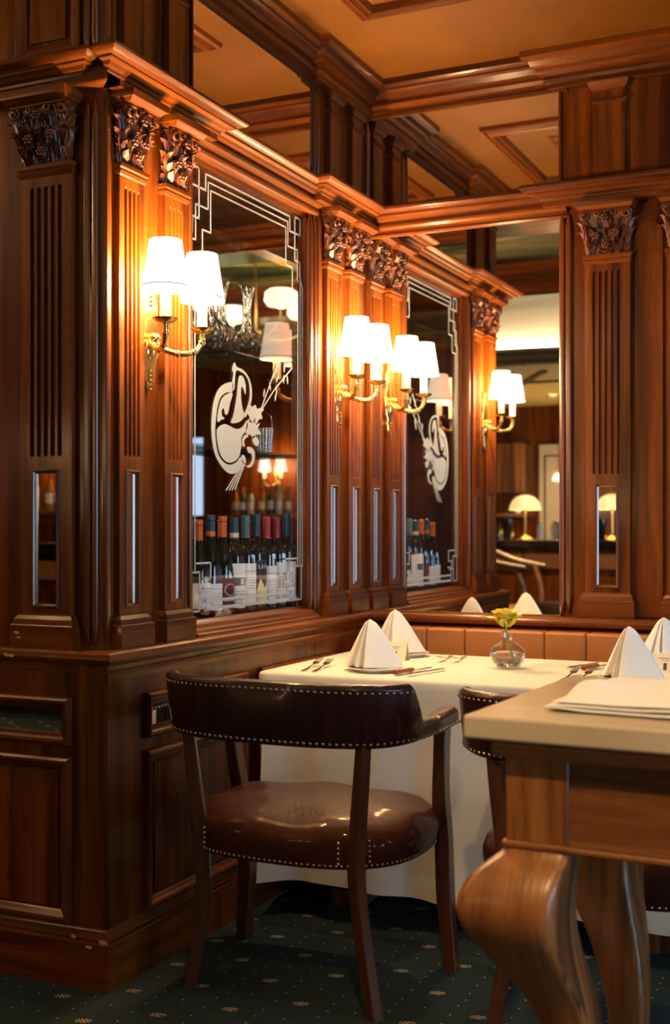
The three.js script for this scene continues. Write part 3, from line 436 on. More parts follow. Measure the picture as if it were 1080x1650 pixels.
// ------------------------------------------------------------------ etched window
{
  const w = thing('window_1', 'clear glass display window etched with a white emblem and key border', 'window', [0, 0, 0], 0, null, STRUCT);
  part('pane', bx(GX - 0.001, GX + 0.001, 0.915, 2.33, -3.962, -3.128), mGlass, w);
  part('window_sill', mould(sillProf, [[XL, -3.125], [XL, -3.965]]), mWood, w);
  part('window_frame', [bx(GX - 0.012, GX + 0.014, 0.90, 2.335, -3.968, -3.948), bx(GX - 0.012, GX + 0.014, 0.90, 2.335, -3.142, -3.122), bx(GX - 0.012, GX + 0.014, 2.315, 2.335, -3.965, -3.125, 'z')], mWood, w);
  const EX = GX + 0.0018, q = [];
  const strip = (z0, y0, z1, y1, t) => { const L = Math.hypot(z1 - z0, y1 - y0), g = new THREE.BoxGeometry(0.0012, t, L + t * 0.8); g.applyMatrix4(new THREE.Matrix4().makeRotationX(-Math.atan2(y1 - y0, z1 - z0))); return plain(g.translate(EX, (y0 + y1) / 2, (z0 + z1) / 2)); };
  const poly = (pts, t = 0.006) => { for (let i = 0; i < pts.length - 1; i++) q.push(strip(...pts[i], ...pts[i + 1], t)); };
  const mirrorZ = (p) => p.map(([z, y]) => [-7.112 - z, y]);
  // parallel lines of the border and stepped key corners (z, y)
  const zl = [-3.170, -3.188, -3.206];
  poly([[zl[0], 1.06], [zl[0], 2.06], [-3.19, 2.10], [-3.19, 2.15], [-3.23, 2.15], [-3.23, 2.305], [-3.188, 2.303], [-3.188, 2.246], [-3.27, 2.246], [-3.27, 2.297], [-3.842, 2.297], [-3.842, 2.246], [-3.924, 2.246], [-3.924, 2.303], [-3.882, 2.305], [-3.882, 2.15], [-3.922, 2.15], [-3.922, 2.10], [-3.942, 2.06], [-3.942, 1.06]]);
  poly([[zl[1], 1.06], [zl[1], 2.08], [-3.21, 2.08], [-3.21, 2.19], [-3.285, 2.19], [-3.285, 2.275], [-3.827, 2.275], [-3.827, 2.19], [-3.902, 2.19], [-3.902, 2.08], [-3.924, 2.08], [-3.924, 1.06]], 0.0045);
  poly([[zl[2], 1.06], [zl[2], 2.04], [-3.25, 2.04], [-3.25, 2.12], [-3.30, 2.12], [-3.30, 2.252], [-3.812, 2.252], [-3.812, 2.12], [-3.862, 2.12], [-3.862, 2.04], [-3.906, 2.04], [-3.906, 1.06]], 0.0045);
  for (const f of [(p) => p, mirrorZ]) {
    poly(f([[-3.178, 1.06], [-3.178, 0.943], [-3.233, 0.943], [-3.233, 1.063], [-3.178, 1.063]])); poly(f([[-3.215, 1.09], [-3.30, 1.09], [-3.30, 1.04], [-3.255, 1.04], [-3.255, 1.01], [-3.31, 1.01]])); poly(f([[-3.267, 0.99], [-3.267, 0.947]])); poly(f([[-3.233, 1.0], [-3.29, 1.0]]), 0.006);
  }
  poly([[-3.267, 0.947], [-3.845, 0.947]], 0.010); poly([[-3.267, 0.972], [-3.845, 0.972]], 0.009);
  part('etched_border', q, mEtch, w);
  const D = {
    band: [[-3.4361,1.6662],[-3.3915,1.6594],[-3.3518,1.6392],[-3.3267,1.6108],[-3.3104,1.5696],[-3.3035,1.5176],[-3.3089,1.4705],[-3.3267,1.428],[-3.3596,1.3977],[-3.3996,1.3773],[-3.4361,1.3727],[-3.4733,1.3824],[-3.5069,1.4004],[-3.5239,1.4032],[-3.5027,1.4167],[-3.4901,1.4293],[-3.4667,1.4137],[-3.4239,1.4019],[-3.3851,1.4061],[-3.3486,1.4271],[-3.3314,1.4628],[-3.3259,1.5074],[-3.3298,1.5375],[-3.3392,1.5781],[-3.3596,1.6128],[-3.398,1.6314],[-3.4337,1.6375]],
    pear: [[-3.3384,1.5091],[-3.3596,1.5227],[-3.3875,1.5296],[-3.4198,1.5256],[-3.4526,1.5199],[-3.4859,1.5231],[-3.5112,1.5354],[-3.5325,1.5536],[-3.5376,1.5436],[-3.5239,1.5176],[-3.5027,1.5037],[-3.4917,1.4864],[-3.4951,1.4701],[-3.4884,1.4532],[-3.4817,1.4355],[-3.4617,1.4201],[-3.4239,1.4084],[-3.3907,1.412],[-3.3581,1.4317],[-3.3415,1.4659],[-3.3368,1.4883]],
    left: [[-3.4361,1.6328],[-3.402,1.627],[-3.3684,1.6084],[-3.3486,1.575],[-3.34,1.5403],[-3.3439,1.5326],[-3.3636,1.5414],[-3.3835,1.547],[-3.3692,1.5547],[-3.366,1.5685],[-3.3739,1.5784],[-3.3835,1.576],[-3.3867,1.5642],[-3.398,1.5599],[-3.4093,1.5722],[-3.4198,1.5995]],
    ear: [[-3.4485,1.7338],[-3.4617,1.7223],[-3.4985,1.7176],[-3.5325,1.7037],[-3.5566,1.6792],[-3.5652,1.6465],[-3.56,1.6166],[-3.541,1.5856],[-3.5205,1.5622],[-3.5112,1.5685],[-3.5307,1.5931],[-3.5479,1.6239],[-3.5522,1.6536],[-3.5445,1.6799],[-3.5222,1.6996],[-3.4901,1.7083],[-3.4617,1.7092],[-3.4551,1.701],[-3.4509,1.676],[-3.4452,1.6447],[-3.4337,1.6448],[-3.4369,1.6786],[-3.4419,1.6995],[-3.4337,1.7075]],
    note: [[-3.48,1.6924],[-3.4985,1.6961],[-3.512,1.6868],[-3.5222,1.6672],[-3.5205,1.6371],[-3.5086,1.6533],[-3.4951,1.661],[-3.4909,1.6391],[-3.4951,1.6064],[-3.5035,1.5865],[-3.5137,1.5667],[-3.4985,1.5522],[-3.4609,1.5393],[-3.4255,1.5382],[-3.4402,1.5585],[-3.4518,1.5861],[-3.465,1.6283]],
    p1: [[-3.5239,1.5259],[-3.5496,1.5613],[-3.567,1.5459],[-3.5844,1.5641],[-3.5914,1.5436],[-3.6198,1.55],[-3.6064,1.532],[-3.6287,1.5166],[-3.5932,1.5099],[-3.5757,1.4961],[-3.554,1.5072],[-3.5307,1.5056]],
    p2: [[-3.5496,1.6115],[-3.567,1.6005],[-3.5888,1.6088],[-3.6003,1.5971],[-3.6242,1.6022],[-3.6484,1.5992],[-3.6305,1.5849],[-3.6376,1.5684],[-3.6109,1.562],[-3.5985,1.5483],[-3.5739,1.5527],[-3.5479,1.5486],[-3.5496,1.5655],[-3.5342,1.5767],[-3.5496,1.5906]],
    p3: [[-3.5713,1.5042],[-3.5985,1.501],[-3.6153,1.4868],[-3.602,1.4733],[-3.5844,1.4747],[-3.5705,1.4865]],
    p4: [[-3.4985,1.4827],[-3.5112,1.5001],[-3.5307,1.5056],[-3.541,1.5005],[-3.5239,1.4943],[-3.512,1.4827],[-3.5171,1.4694],[-3.5069,1.4646]],
    p5: [[-3.5325,1.464],[-3.567,1.464],[-3.5844,1.4503],[-3.5827,1.4249],[-3.567,1.4052],[-3.541,1.3977],[-3.529,1.4014],[-3.554,1.4109],[-3.567,1.4283],[-3.56,1.4447],[-3.541,1.4478]],
    p6: [[-3.4985,1.4372],[-3.5171,1.4332],[-3.5239,1.4157],[-3.5171,1.4071],[-3.5035,1.4106],[-3.4951,1.4246]],
  };
  const em = [];
  for (const k in D) { const s = new THREE.Shape(); const v = new THREE.CatmullRomCurve3(D[k].map(([z, y]) => V3(-z, y, 0)), true, 'centripetal').getPoints(D[k].length * 4).map((p) => new THREE.Vector2(p.x, p.y)); s.setFromPoints(v.slice(0, -1)); em.push(extrude(s, 0.001).rotateY(PI / 2).translate(EX, 0, 0)); }
  q.length = 0;
  for (const [a, b] of [[[-3.49, 1.398], [-3.396, 1.319]], [[-3.498, 1.398], [-3.416, 1.320]], [[-3.505, 1.398], [-3.434, 1.321]], [[-3.511, 1.398], [-3.453, 1.324]]]) q.push(strip(...a, ...b, 0.0035));
  for (const [a, b] of [[[-3.613, 1.575], [-3.72, 1.725]], [[-3.72, 1.725], [-3.772, 1.788]], [[-3.629, 1.593], [-3.729, 1.676]], [[-3.729, 1.676], [-3.859, 1.763]]]) q.push(strip(...a, ...b, 0.004));
  for (const [z, y] of [[-3.72, 1.725], [-3.74, 1.751], [-3.694, 1.681], [-3.651, 1.655], [-3.746, 1.713], [-3.74, 1.673], [-3.795, 1.718], [-3.8, 1.756], [-3.824, 1.719], [-3.734, 1.65]]) { const s = new THREE.Shape(), a = rr(0.7, 2.2), c = Math.cos(a), t = Math.sin(a); s.moveTo(-z - 0.016 * c, y - 0.016 * t); s.quadraticCurveTo(-z + 0.007 * t, y - 0.007 * c, -z + 0.016 * c, y + 0.016 * t); s.quadraticCurveTo(-z - 0.007 * t, y + 0.007 * c, -z - 0.016 * c, y - 0.016 * t); em.push(extrude(s, 0.001).rotateY(PI / 2).translate(EX, 0, 0)); }
  tag(part('etched_emblem', em.concat(q), mEtch, w), 'frosted white emblem with flowers and branches');
}

// ------------------------------------------------------------------ wall lamps
function plateShape() { const s = new THREE.Shape(), pts = [[0, -0.138], [0.014, -0.130], [0.021, -0.105], [0.019, -0.085], [0.030, -0.060], [0.037, -0.025], [0.036, 0.010], [0.028, 0.045], [0.032, 0.075], [0.029, 0.105], [0.015, 0.122], [0.018, 0.140], [0, 0.152]]; s.moveTo(0, -0.138); s.splineThru(pts.slice(1).map((p) => new THREE.Vector2(...p))); s.splineThru(pts.slice(0, -1).reverse().map((p) => new THREE.Vector2(-p[0], p[1]))); return [s, pts]; }
function wallLamp(x, y, z, ry, label, power, group) {
  const t = thing('wall_lamp', label, 'lamp', [x, y, z], ry, group);
  const [ps, pts] = plateShape(), dec = [extrude(ps, 0.010, 0.004)];
  for (const s of [-1, 1]) for (let i = 0; i < 46; i++) { const k = i / 46 * (pts.length - 1), a = Math.floor(k), b = Math.min(a + 1, pts.length - 1), u = k - a; dec.push(ball(s * lerp(pts[a][0], pts[b][0], u) * 0.86, lerp(pts[a][1], pts[b][1], u), 0.010, 0.0026, 5, 4)); }
  for (let i = 0; i < 5; i++) dec.push(tf(leafGeo(0.030, 0.008, 0.9, 0.004), M4(0, -0.128 + i * 0.013, 0.008, 0, 0, PI)), tf(leafGeo(0.026, 0.008, 0.9, 0.004), M4(0, 0.070 + i * 0.012, 0.008, 0, 0.1)));
  dec.push(plain(new THREE.SphereGeometry(0.017, 14, 10).scale(1, 1.9, 0.6).translate(0, -0.035, 0.010)), ball(0, -0.005, 0.024, 0.014, 12, 8));
  part('backplate', dec, mBrass, t).scale.set(1.3, 1, 1.3);
  for (const s of [-1, 1]) {
    const path = [[0, -0.004, 0.018], [s * 0.022, -0.030, 0.040], [s * 0.048, -0.046, 0.078], [s * 0.078, -0.040, 0.112], [s * 0.094, -0.012, 0.128], [s * 0.095, 0.014, 0.129]];
    const arm = part('arm', [tube(path, 0.0085, 28, 8), ...[0.2, 0.4, 0.6, 0.8].flatMap((u, i) => { const c = new THREE.CatmullRomCurve3(path.map((p) => V3(...p))).getPoint(u); return [ball(c.x, c.y, c.z, 0.0112, 8, 6), ball(c.x, c.y + 0.007, c.z, 0.0045, 6, 5)]; })], mBrass, t);
    const c = [s * 0.095, 0, 0.129];
    part('drip_pan', lathe([[0, 0.010], [0.012, 0.013], [0.026, 0.018], [0.034, 0.026], [0.035, 0.028], [0.032, 0.028], [0.022, 0.021], [0.014, 0.020], [0.013, 0.034], [0, 0.034]], 24).translate(...c), mBrass, t);
    part('candle_sleeve', lathe([[0.0145, 0.030], [0.0150, 0.032], [0.0148, 0.118], [0.0135, 0.120], [0, 0.120]], 18).translate(...c), mCandle, t);
    const sh = part('lamp_shade', lathe([[0.0635, 0.104], [0.0645, 0.104], [0.0442, 0.238], [0.0432, 0.238], [0.0635, 0.104]], 36).translate(...c), mShade, t);
    part('shade_trim', [lathe([[0.0628, 0.1120], [0.0642, 0.1120], [0.0640, 0.1138], [0.0626, 0.1138]], 36).translate(...c)], mShadeTrim, sh);
    part('light_bulb', ball(c[0], c[1] + 0.165, c[2], 0.016, 12, 10, 1.4), mBulb, t);
    const L = new THREE.PointLight(WARM, power); L.position.set(c[0], c[1] + 0.165, c[2]); L.name = 'lamp_light'; L.castShadow = true; L.shadow.radius = 1.2; t.add(L);
  }
  return t;
}
wallLamp(XL, 1.735, -2.885, PI / 2, 'brass two-arm wall lamp with white shades nearest the camera, left of the window', LIGHT.sconce, 'brass wall lamps');
wallLamp(XL, 1.725, -4.155, PI / 2, 'brass two-arm wall lamp with white shades in the far corner beside the mirror', LIGHT.sconce, 'brass wall lamps');
wallLamp(-5.9, 1.68, 2.5, PI, 'small distant wall lamp glowing on a brown wall, seen behind the etched glass', LIGHT.farSconce, 'brass wall lamps');

// ------------------------------------------------------------------ inside the display window: shelves, bottles, decanters, baskets
solo('display_shelf', bx(-2.40, -1.985, 0.878, 0.902, -4.39, -3.12, 'z'), mWood, 'wooden bottle shelf behind the etched glass', 'shelf');
[[1.466, 'lowest clear glass shelf behind the etched window, carrying wire baskets'], [1.790, 'middle clear glass shelf behind the etched window, carrying decanters'], [2.140, 'topmost clear glass shelf behind the etched window']].forEach(([y, l]) => solo('glass_shelf', rbx(-2.30, -2.02, y - 0.008, y, -4.10, -3.14, 0.002), mShelfGlass, l, 'shelf', 'glass shelves in the display window'));

const mBottle = phys({ color: new THREE.Color(0.006, 0.010, 0.008), roughness: 0.04, clearcoat: 1, clearcoatRoughness: 0.02 });
const capMats = { orange: [0.55, 0.13, 0.03], navy: [0.03, 0.07, 0.14], teal: [0.10, 0.22, 0.25], red: [0.40, 0.05, 0.05], maroon: [0.25, 0.03, 0.04], black: [0.015, 0.015, 0.02], cream: [0.6, 0.55, 0.45] };
for (const k in capMats) capMats[k] = phys({ color: new THREE.Color(...capMats[k]), roughness: 0.28, clearcoat: 0.6, clearcoatRoughness: 0.15 });
function labelTexture(kind) {
  const c = document.createElement('canvas'); c.width = 256; c.height = 320; const g = c.getContext('2d');
  g.fillStyle = kind === 'maroon' ? '#5a1820' : kind === 'dark' ? '#20242a' : '#eceff0'; g.fillRect(0, 0, 256, 320);
  if (kind === 'maroon') { g.strokeStyle = '#d9c9c0'; g.lineWidth = 8; g.beginPath(); g.arc(128, 120, 60, 0.6, 5.6); g.stroke(); g.fillStyle = '#d9c9c0'; g.fillRect(60, 230, 136, 8); }
  else if (kind === 'dark') { g.fillStyle = '#e8dcb0'; g.beginPath(); g.moveTo(20, 300); g.lineTo(90, 130); g.lineTo(140, 200); g.lineTo(180, 150); g.lineTo(240, 300); g.closePath(); g.fill(); g.fillStyle = '#c9c9c4'; g.font = 'bold 40px serif'; g.fillText('LAVIS', 66, 60); }
  else if (kind === 'castle') { g.strokeStyle = '#7d8a90'; g.lineWidth = 5; for (let i = 0; i < 5; i++) g.strokeRect(50 + i * 32, 90 + (i % 2) * 24, 26, 110 - (i % 2) * 24); g.fillStyle = '#8c979b'; for (let i = 0; i < 4; i++) g.fillRect(50, 236 + i * 18, 156 - i * 14, 5); }
  else if (kind === 'band') { g.fillStyle = '#4a5866'; g.fillRect(0, 100, 256, 60); g.fillStyle = '#cdd6da'; g.fillRect(110, 108, 44, 44); g.fillStyle = '#8c979b'; for (let i = 0; i < 5; i++) g.fillRect(40, 200 + i * 20, 170 - i * 20, 5); }
  else { g.fillStyle = '#8f9596'; g.font = '34px serif'; g.fillRect(50, 60, 156, 6); g.fillRect(50, 250, 156, 4); for (let i = 0; i < 5; i++) g.fillRect(60 + i * 5, 110 + i * 22, 136 - i * 10, 5); }
  const t = new THREE.CanvasTexture(c); t.colorSpace = THREE.SRGBColorSpace; return phys({ map: t, roughness: 0.6 });
}
const labels = {}; for (const k of ['plain', 'maroon', 'dark', 'castle', 'band']) labels[k] = labelTexture(k);
const bord = [[0, 0.004], [0.030, 0.0], [0.036, 0.004], [0.0372, 0.010], [0.0372, 0.185], [0.034, 0.205], [0.024, 0.226], [0.0160, 0.238], [0.0142, 0.252], [0.0140, 0.300], [0.0150, 0.302], [0.0150, 0.312], [0.012, 0.314], [0, 0.314]];
const burg = [[0, 0.004], [0.034, 0.0], [0.0395, 0.004], [0.0405, 0.010], [0.0405, 0.130], [0.038, 0.155], [0.030, 0.190], [0.021, 0.222], [0.0155, 0.248], [0.0142, 0.262], [0.0140, 0.296], [0.0150, 0.298], [0.0150, 0.308], [0.012, 0.310], [0, 0.310]];
const bodyGeo = { bord: lathe(bord, 28, 0.7), burg: lathe(burg, 28, 0.7) };
const capGeo = lathe([[0.0148, 0.244], [0.0152, 0.246], [0.0150, 0.300], [0.0158, 0.302], [0.0158, 0.314], [0.0145, 0.3165], [0, 0.317]], 20, 0.7);
const capBand = lathe([[0.0156, 0.252], [0.0158, 0.253], [0.0156, 0.266], [0.0154, 0.267]], 20, 0.7);
const labGeo = (r, y0, y1, arc) => plain(new THREE.CylinderGeometry(r, r, y1 - y0, 20, 1, true, -arc / 2, arc).translate(0, (y0 + y1) / 2, 0));
function bottle(x, y, z, o) {
  const t = thing('wine_bottle', o.label, 'bottle', [x, y, z], o.turn ?? 0.9, o.group || 'wine bottles in the display window'); t.scale.setScalar(o.s || 1);
  part('bottle_body', bodyGeo[o.kind || 'bord'], mBottle, t); part('capsule', capGeo, capMats[o.cap || 'black'], t);
  if (o.bandOn) part('capsule_band', capBand, capMats[o.bandOn], t);
  if (o.lab) part('bottle_label', labGeo((o.kind === 'burg' ? 0.0408 : 0.0375), o.y0 ?? 0.05, o.y1 ?? 0.15, o.arc ?? 2.7), labels[o.lab], t);
  return t;
}
const front = [
  { kind: 'burg', cap: 'orange', lab: 'plain', y0: 0.04, y1: 0.12, label: 'wine bottle with an orange cap half hidden by the window edge' },
  { kind: 'burg', cap: 'navy', bandOn: 'orange', lab: 'plain', y0: 0.03, y1: 0.11, label: 'wine bottle with dark cap banded orange and low cream label' },
  { kind: 'burg', cap: 'orange', lab: 'maroon', y0: 0.03, y1: 0.125, label: 'wine bottle with bright orange cap and round maroon label' },
  { kind: 'bord', cap: 'navy', bandOn: 'cream', lab: 'band', y0: 0.03, y1: 0.17, label: 'wine bottle with navy cap, cream ring and blue-banded label' },
  { kind: 'bord', cap: 'teal', lab: 'plain', y0: 0.04, y1: 0.165, label: 'wine bottle with pale teal cap and tall white label' },
  { kind: 'bord', cap: 'navy', lab: 'dark', y0: 0.03, y1: 0.17, label: 'wine bottle with plain navy cap and dark mountain label' },
  { kind: 'bord', cap: 'red', lab: 'plain', y0: 0.03, y1: 0.155, label: 'wine bottle with red cap and square white label' },
  { kind: 'bord', cap: 'maroon', lab: 'castle', y0: 0.03, y1: 0.165, label: 'wine bottle with maroon cap and castle drawing on its label' },
  { kind: 'bord', cap: 'navy', lab: 'castle', y0: 0.03, y1: 0.16, label: 'wine bottle with steel blue cap at the far end of the front row' },
];
front.forEach((o, i) => bottle(-2.028, 0.902, -3.338 - i * 0.0758, { ...o, turn: 1.35, s: o.kind === 'burg' ? 0.92 : 1.0 }).scale.setY([1.02, 1.07, 1.06, 1.05, 1.07, 1.09, 1.06, 1.06, 1.10][i]));
const bk = [['black', 'dark wine bottle with a black cap'], ['orange', 'dark wine bottle with an orange cap'], ['teal', 'dark wine bottle with a teal cap'], ['navy', 'dark wine bottle with a navy cap'], ['cream', 'dark wine bottle with a cream cap'], ['red', 'dark wine bottle with a red cap'], ['maroon', 'dark wine bottle with a maroon cap']];
bk.forEach(([c, l], i) => bottle(-2.165 - (i % 3) * 0.01, 0.902, -3.33 - i * 0.102, { kind: i % 2 ? 'bord' : 'burg', cap: c, s: 1.03, lab: i % 2 ? 'plain' : 'castle', label: l + ' in the second row behind the etched glass', group: 'wine bottles in the second row' }));

const decProf = [[0, 0.002], [0.03, 0.0], [0.036, 0.004], [0.058, 0.048], [0.062, 0.068], [0.054, 0.088], [0.030, 0.112], [0.0165, 0.135], [0.0150, 0.165], [0.0165, 0.205], [0.024, 0.245], [0.034, 0.268]];
const decGeo = lathe(decProf.concat(decProf.slice().reverse().map(([r, y], i) => [Math.max(0, r - 0.0022), y + (r < 0.037 && y < 0.01 ? 0.004 : 0)])), 36, 1.0);
const mClearGlass = phys({ color: 0xffffff, transmission: 1, roughness: 0, thickness: 0.003, ior: 1.46 });
[-3.30, -3.43, -3.56, -3.69, -3.82].forEach((z, i) => solo('decanter', decGeo.clone().translate(-2.12 - (i % 2) * 0.03, 1.790, z), mClearGlass, ['clear glass decanter nearest the window edge on the glass shelf', 'second clear decanter from the near wall lamp on the glass shelf', 'middle clear decanter of five on the glass shelf', 'fourth clear decanter from the near wall lamp on the glass shelf', 'clear glass decanter at the far end of the glass shelf'][i], 'decanter', 'decanters on the glass shelf'));
function basket(x, y, z, label) {
  const t = thing('wire_basket', label, 'basket', [x, y, z], 0, 'wire baskets behind the etched glass'), w = [];
  for (let i = 0; i < 18; i++) { const a = i / 18 * 2 * PI; w.push(tube([[0.026 * Math.cos(a), 0, 0.026 * Math.sin(a)], [0.036 * Math.cos(a + 0.05), 0.085, 0.036 * Math.sin(a + 0.05)]], 0.0020, 3, 5)); }
  for (let k = 0; k < 10; k++) { const r = lerp(0.026, 0.036, k / 9); w.push(plain(new THREE.TorusGeometry(r, 0.0022, 5, 24).rotateX(PI / 2).translate(0, k / 9 * 0.085, 0))); }
  part('basket_weave', w, mSteel, t); t.children[0].userData.kind = 'stuff';
  part('basket_handle', tube([[0.036, 0.085, 0], [0.03, 0.125, 0], [0, 0.145, 0], [-0.03, 0.125, 0], [-0.036, 0.085, 0]], 0.0018, 20, 5), mSteel, t);
}
basket(-2.06, 1.466, -3.83, 'silver wire basket beside the etched flowers');
basket(-2.08, 1.50 - 0.034, -3.235, 'silver wire basket at the left edge of the etched window');

// ------------------------------------------------------------------ banquette
{
  const t = thing('banquette', 'tan leather bench with channelled back along the back wall', 'bench', [0, 0, 0]);
  part('bench_base', rbx(-1.86, 1.8, 0, 0.30, -4.33, -4.13, 0.004, 'x'), mWood, t);
  part('seat_cushion', rbx(-1.86, 1.8, 0.30, 0.46, -4.33, -4.14, 0.035), mTan, t);
  const ch = new RoundedBoxGeometry(0.1496, 0.40, 0.085, 4, 0.009); const p = ch.attributes.position; for (let i = 0; i < p.count; i++) { const x = p.getX(i), z = p.getZ(i); if (z > 0) p.setZ(i, z + 0.006 * (1 - (x / 0.0748) ** 2)); } ch.computeVertexNormals(); const cg = plain(ch);
  for (let k = -4; k < 19; k++) { const m = part('back_channel', cg, mTan, t); m.position.set(-1.162 + 0.15 * (k + 0.5), 0.626, -4.318); }
}

// ------------------------------------------------------------------ dining table and cloth
const TX0 = -1.838, TX1 = -0.38, TZ0 = -4.10, TZ1 = -3.365, TY = 0.75;
{
  const cx = (TX0 + TX1) / 2, cz = (TZ0 + TZ1) / 2, t = thing('dining_table', 'dining table hidden under the long cream cloth', 'table', [cx, 0, cz]);
  part('tabletop', rbx(-0.72, 0.72, 0.715, 0.742, -0.35, 0.35, 0.005, 'x'), mOak, t);
  for (const sx of [-1, 1]) { part('column', rbx(sx * 0.48 - 0.035, sx * 0.48 + 0.035, 0.06, 0.715, 0.05, 0.12, 0.006), mOak, t); part('foot', rbx(sx * 0.48 - 0.05, sx * 0.48 + 0.05, 0, 0.06, -0.06, 0.24, 0.01, 'z'), mOak, t); }
  // cloth: flat top, rounded edge, skirt with soft folds
  const rings = [], N = 220, hem = 0.12, W = TX1 - TX0, Dp = TZ1 - TZ0;
  const out = (s) => { // rounded rectangle by arc length
    const r = 0.03, pts = roundRect(W, Dp, r, 8), per = []; let L = 0; for (let i = 0; i < pts.length; i++) { per.push(L); const q = pts[(i + 1) % pts.length]; L += Math.hypot(q[0] - pts[i][0], q[1] - pts[i][1]); }
    const d = s * L; let i = per.length - 1; while (per[i] > d) i--; const a = pts[i], b = pts[(i + 1) % pts.length], l = Math.hypot(b[0] - a[0], b[1] - a[1]) || 1, u = (d - per[i]) / l; const x = lerp(a[0], b[0], u), z = lerp(a[1], b[1], u); return [x, z, L]; };
  const prof = [[0.33, 0], [0.12, 0], [0.025, 0], [0.010, -0.001], [0.003, -0.004], [0, -0.011], [-0.001, -0.03], [-0.002, -0.07], [-0.003, -0.13], [-0.004, -0.21], [-0.005, -0.30], [-0.006, -0.40], [-0.006, -0.50], [-0.006, -0.60], [-0.006, -0.64]];
  for (const [inn, dy] of prof) {
    const ring = [];
    for (let i = 0; i < N; i++) {
      const [x, z, L] = out(i / N), s = i / N * L; let k = 1, nx = 0, nz = 0; const hx = W / 2, hz = Dp / 2;
      const ax = Math.abs(x) - (hx - 0.03), az = Math.abs(z) - (hz - 0.03); if (ax > 0 && az > 0) { const l = Math.hypot(ax, az); nx = Math.sign(x) * ax / l; nz = Math.sign(z) * az / l; } else if (ax > az) nx = Math.sign(x); else nz = Math.sign(z);
      const back = nz < -0.3 ? smooth(-0.3, -0.8, nz) : 0, drop = clamp(-dy / 0.63, 0, 1) * (1 - 0.6 * back), corner = Math.exp(-((Math.max(0, hx - Math.abs(x)) ** 2 + Math.max(0, hz - Math.abs(z)) ** 2) / 0.02));
      const fold = (0.015 * Math.sin(s * 17 + 1.2) + 0.010 * Math.sin(s * 31 + 0.4) + 0.008 * Math.sin(s * 7.3)) * drop ** 0.8 + corner * drop * 0.05;
      const wallGap = nx < -0.5 ? -Math.abs(fold) * 0.9 : 0;
      const o = -inn + (nx < -0.3 ? -Math.abs(fold) * 0.4 : fold);
      if (inn > 0.02) { ring.push([x * (1 - inn * 2 / W * 1.0), TY + dy, z * (1 - inn * 2 / Dp * 1.0)]); } else ring.push([x + nx * o, TY + dy * (1 - 0.57 * back) + (drop > 0.9 ? -0.012 * Math.sin(s * 9) * 0.6 : 0), z + nz * o]);
    }
    rings.push(ring);
  }
  rings.unshift(rings[0].map(() => [0, TY, 0]));
  const g = loft(rings, false, 1.0); const uv = g.attributes.uv, p = g.attributes.position; for (let i = 0; i < uv.count; i++) uv.setXY(i, (p.getX(i) + p.getY(i) * 0.3) * 5, (p.getZ(i) + p.getY(i)) * 5);
  const c = solo('tablecloth', g, mCloth, 'long cream linen cloth covering the corner dining table', 'tablecloth'); c.position.set(cx, 0, cz);
}

// ------------------------------------------------------------------ table settings
const plateGeo = lathe([[0, 0.004], [0.055, 0.003], [0.058, 0.0], [0.064, 0.0], [0.067, 0.004], [0.088, 0.011], [0.091, 0.0135], [0.088, 0.0145], [0.066, 0.008], [0.056, 0.007], [0, 0.007]], 40, 0.7);
function plate(x, z, label) { return solo('side_plate', plateGeo.clone().translate(x, TY + 0.001, z), mChina, label, 'plate', 'side plates on the corner table'); }
function napkinGeo(v) { // peaked fold: a flat right face, a front ridge and curled pleats on the left
  const base = [[-0.088, -0.030], [-0.086, 0.010], [-0.066, 0.034], [-0.050, 0.020], [-0.034, 0.050 + v * 0.01], [-0.020, 0.030], [-0.008, 0.062], [0.030, 0.046], [0.070, 0.024], [0.098, 0.004], [0.088, -0.020], [0.030, -0.046], [-0.040, -0.052]];
  const c = new THREE.CatmullRomCurve3(base.map(([x, z]) => V3(x, 0, z)), true, 'catmullrom', 0.35), N = 104, nT = 22, R = [], pts = c.getPoints(N - 1);
  for (let j = 0; j <= nT; j++) {
    const t = j / nT, k = (1 - t) ** 0.86 * (1 - 0.05 * Math.sin(PI * t)) + 0.045 * (1 - smooth(0.86, 1, t)) + 0.004;
    R.push(pts.slice(0, N).map((p) => { const peak = 0.009 * smooth(0.2, 1, t); return [p.x * k * (1 - 0.10 * t) - 0.006 * t + (p.x > 0 ? 0.006 * Math.sin(PI * t) : -0.003 * Math.sin(PI * t)), 0.152 * t - peak * smooth(0.9, 1, t) * 0.6, p.z * k + 0.004 * t]; }).reverse());
  }
  return loft(R, true, 0.7, 3);
}
function napkin(x, z, ry, a, label) { const m = solo('napkin', napkinGeo(a), mNapkin, label, 'napkin', 'folded napkins on the corner table'); m.position.set(x, TY + 0.0158, z); m.rotation.y = ry; return m; }
plate(-1.500, -3.530, 'white side plate at the near left setting, under the front napkin'); napkin(-1.512, -3.532, 0.15, 0.4, 'white napkin folded to a peak at the near left setting');
plate(-1.585, -3.985, 'white side plate at the far left setting, under the rear napkin'); napkin(-1.612, -3.985, 0.30, 0.8, 'white napkin folded to a peak behind the place card, against the bench');
plate(-0.720, -3.600, 'white side plate at the near right setting'); napkin(-0.718, -3.600, -0.25, 0.2, 'white napkin folded to a peak, in front of the pair on the right');
plate(-0.700, -4.000, 'white side plate at the far right setting'); napkin(-0.690, -4.000, 0.35, 0.6, 'white napkin folded to a peak, cut off by the right picture edge');

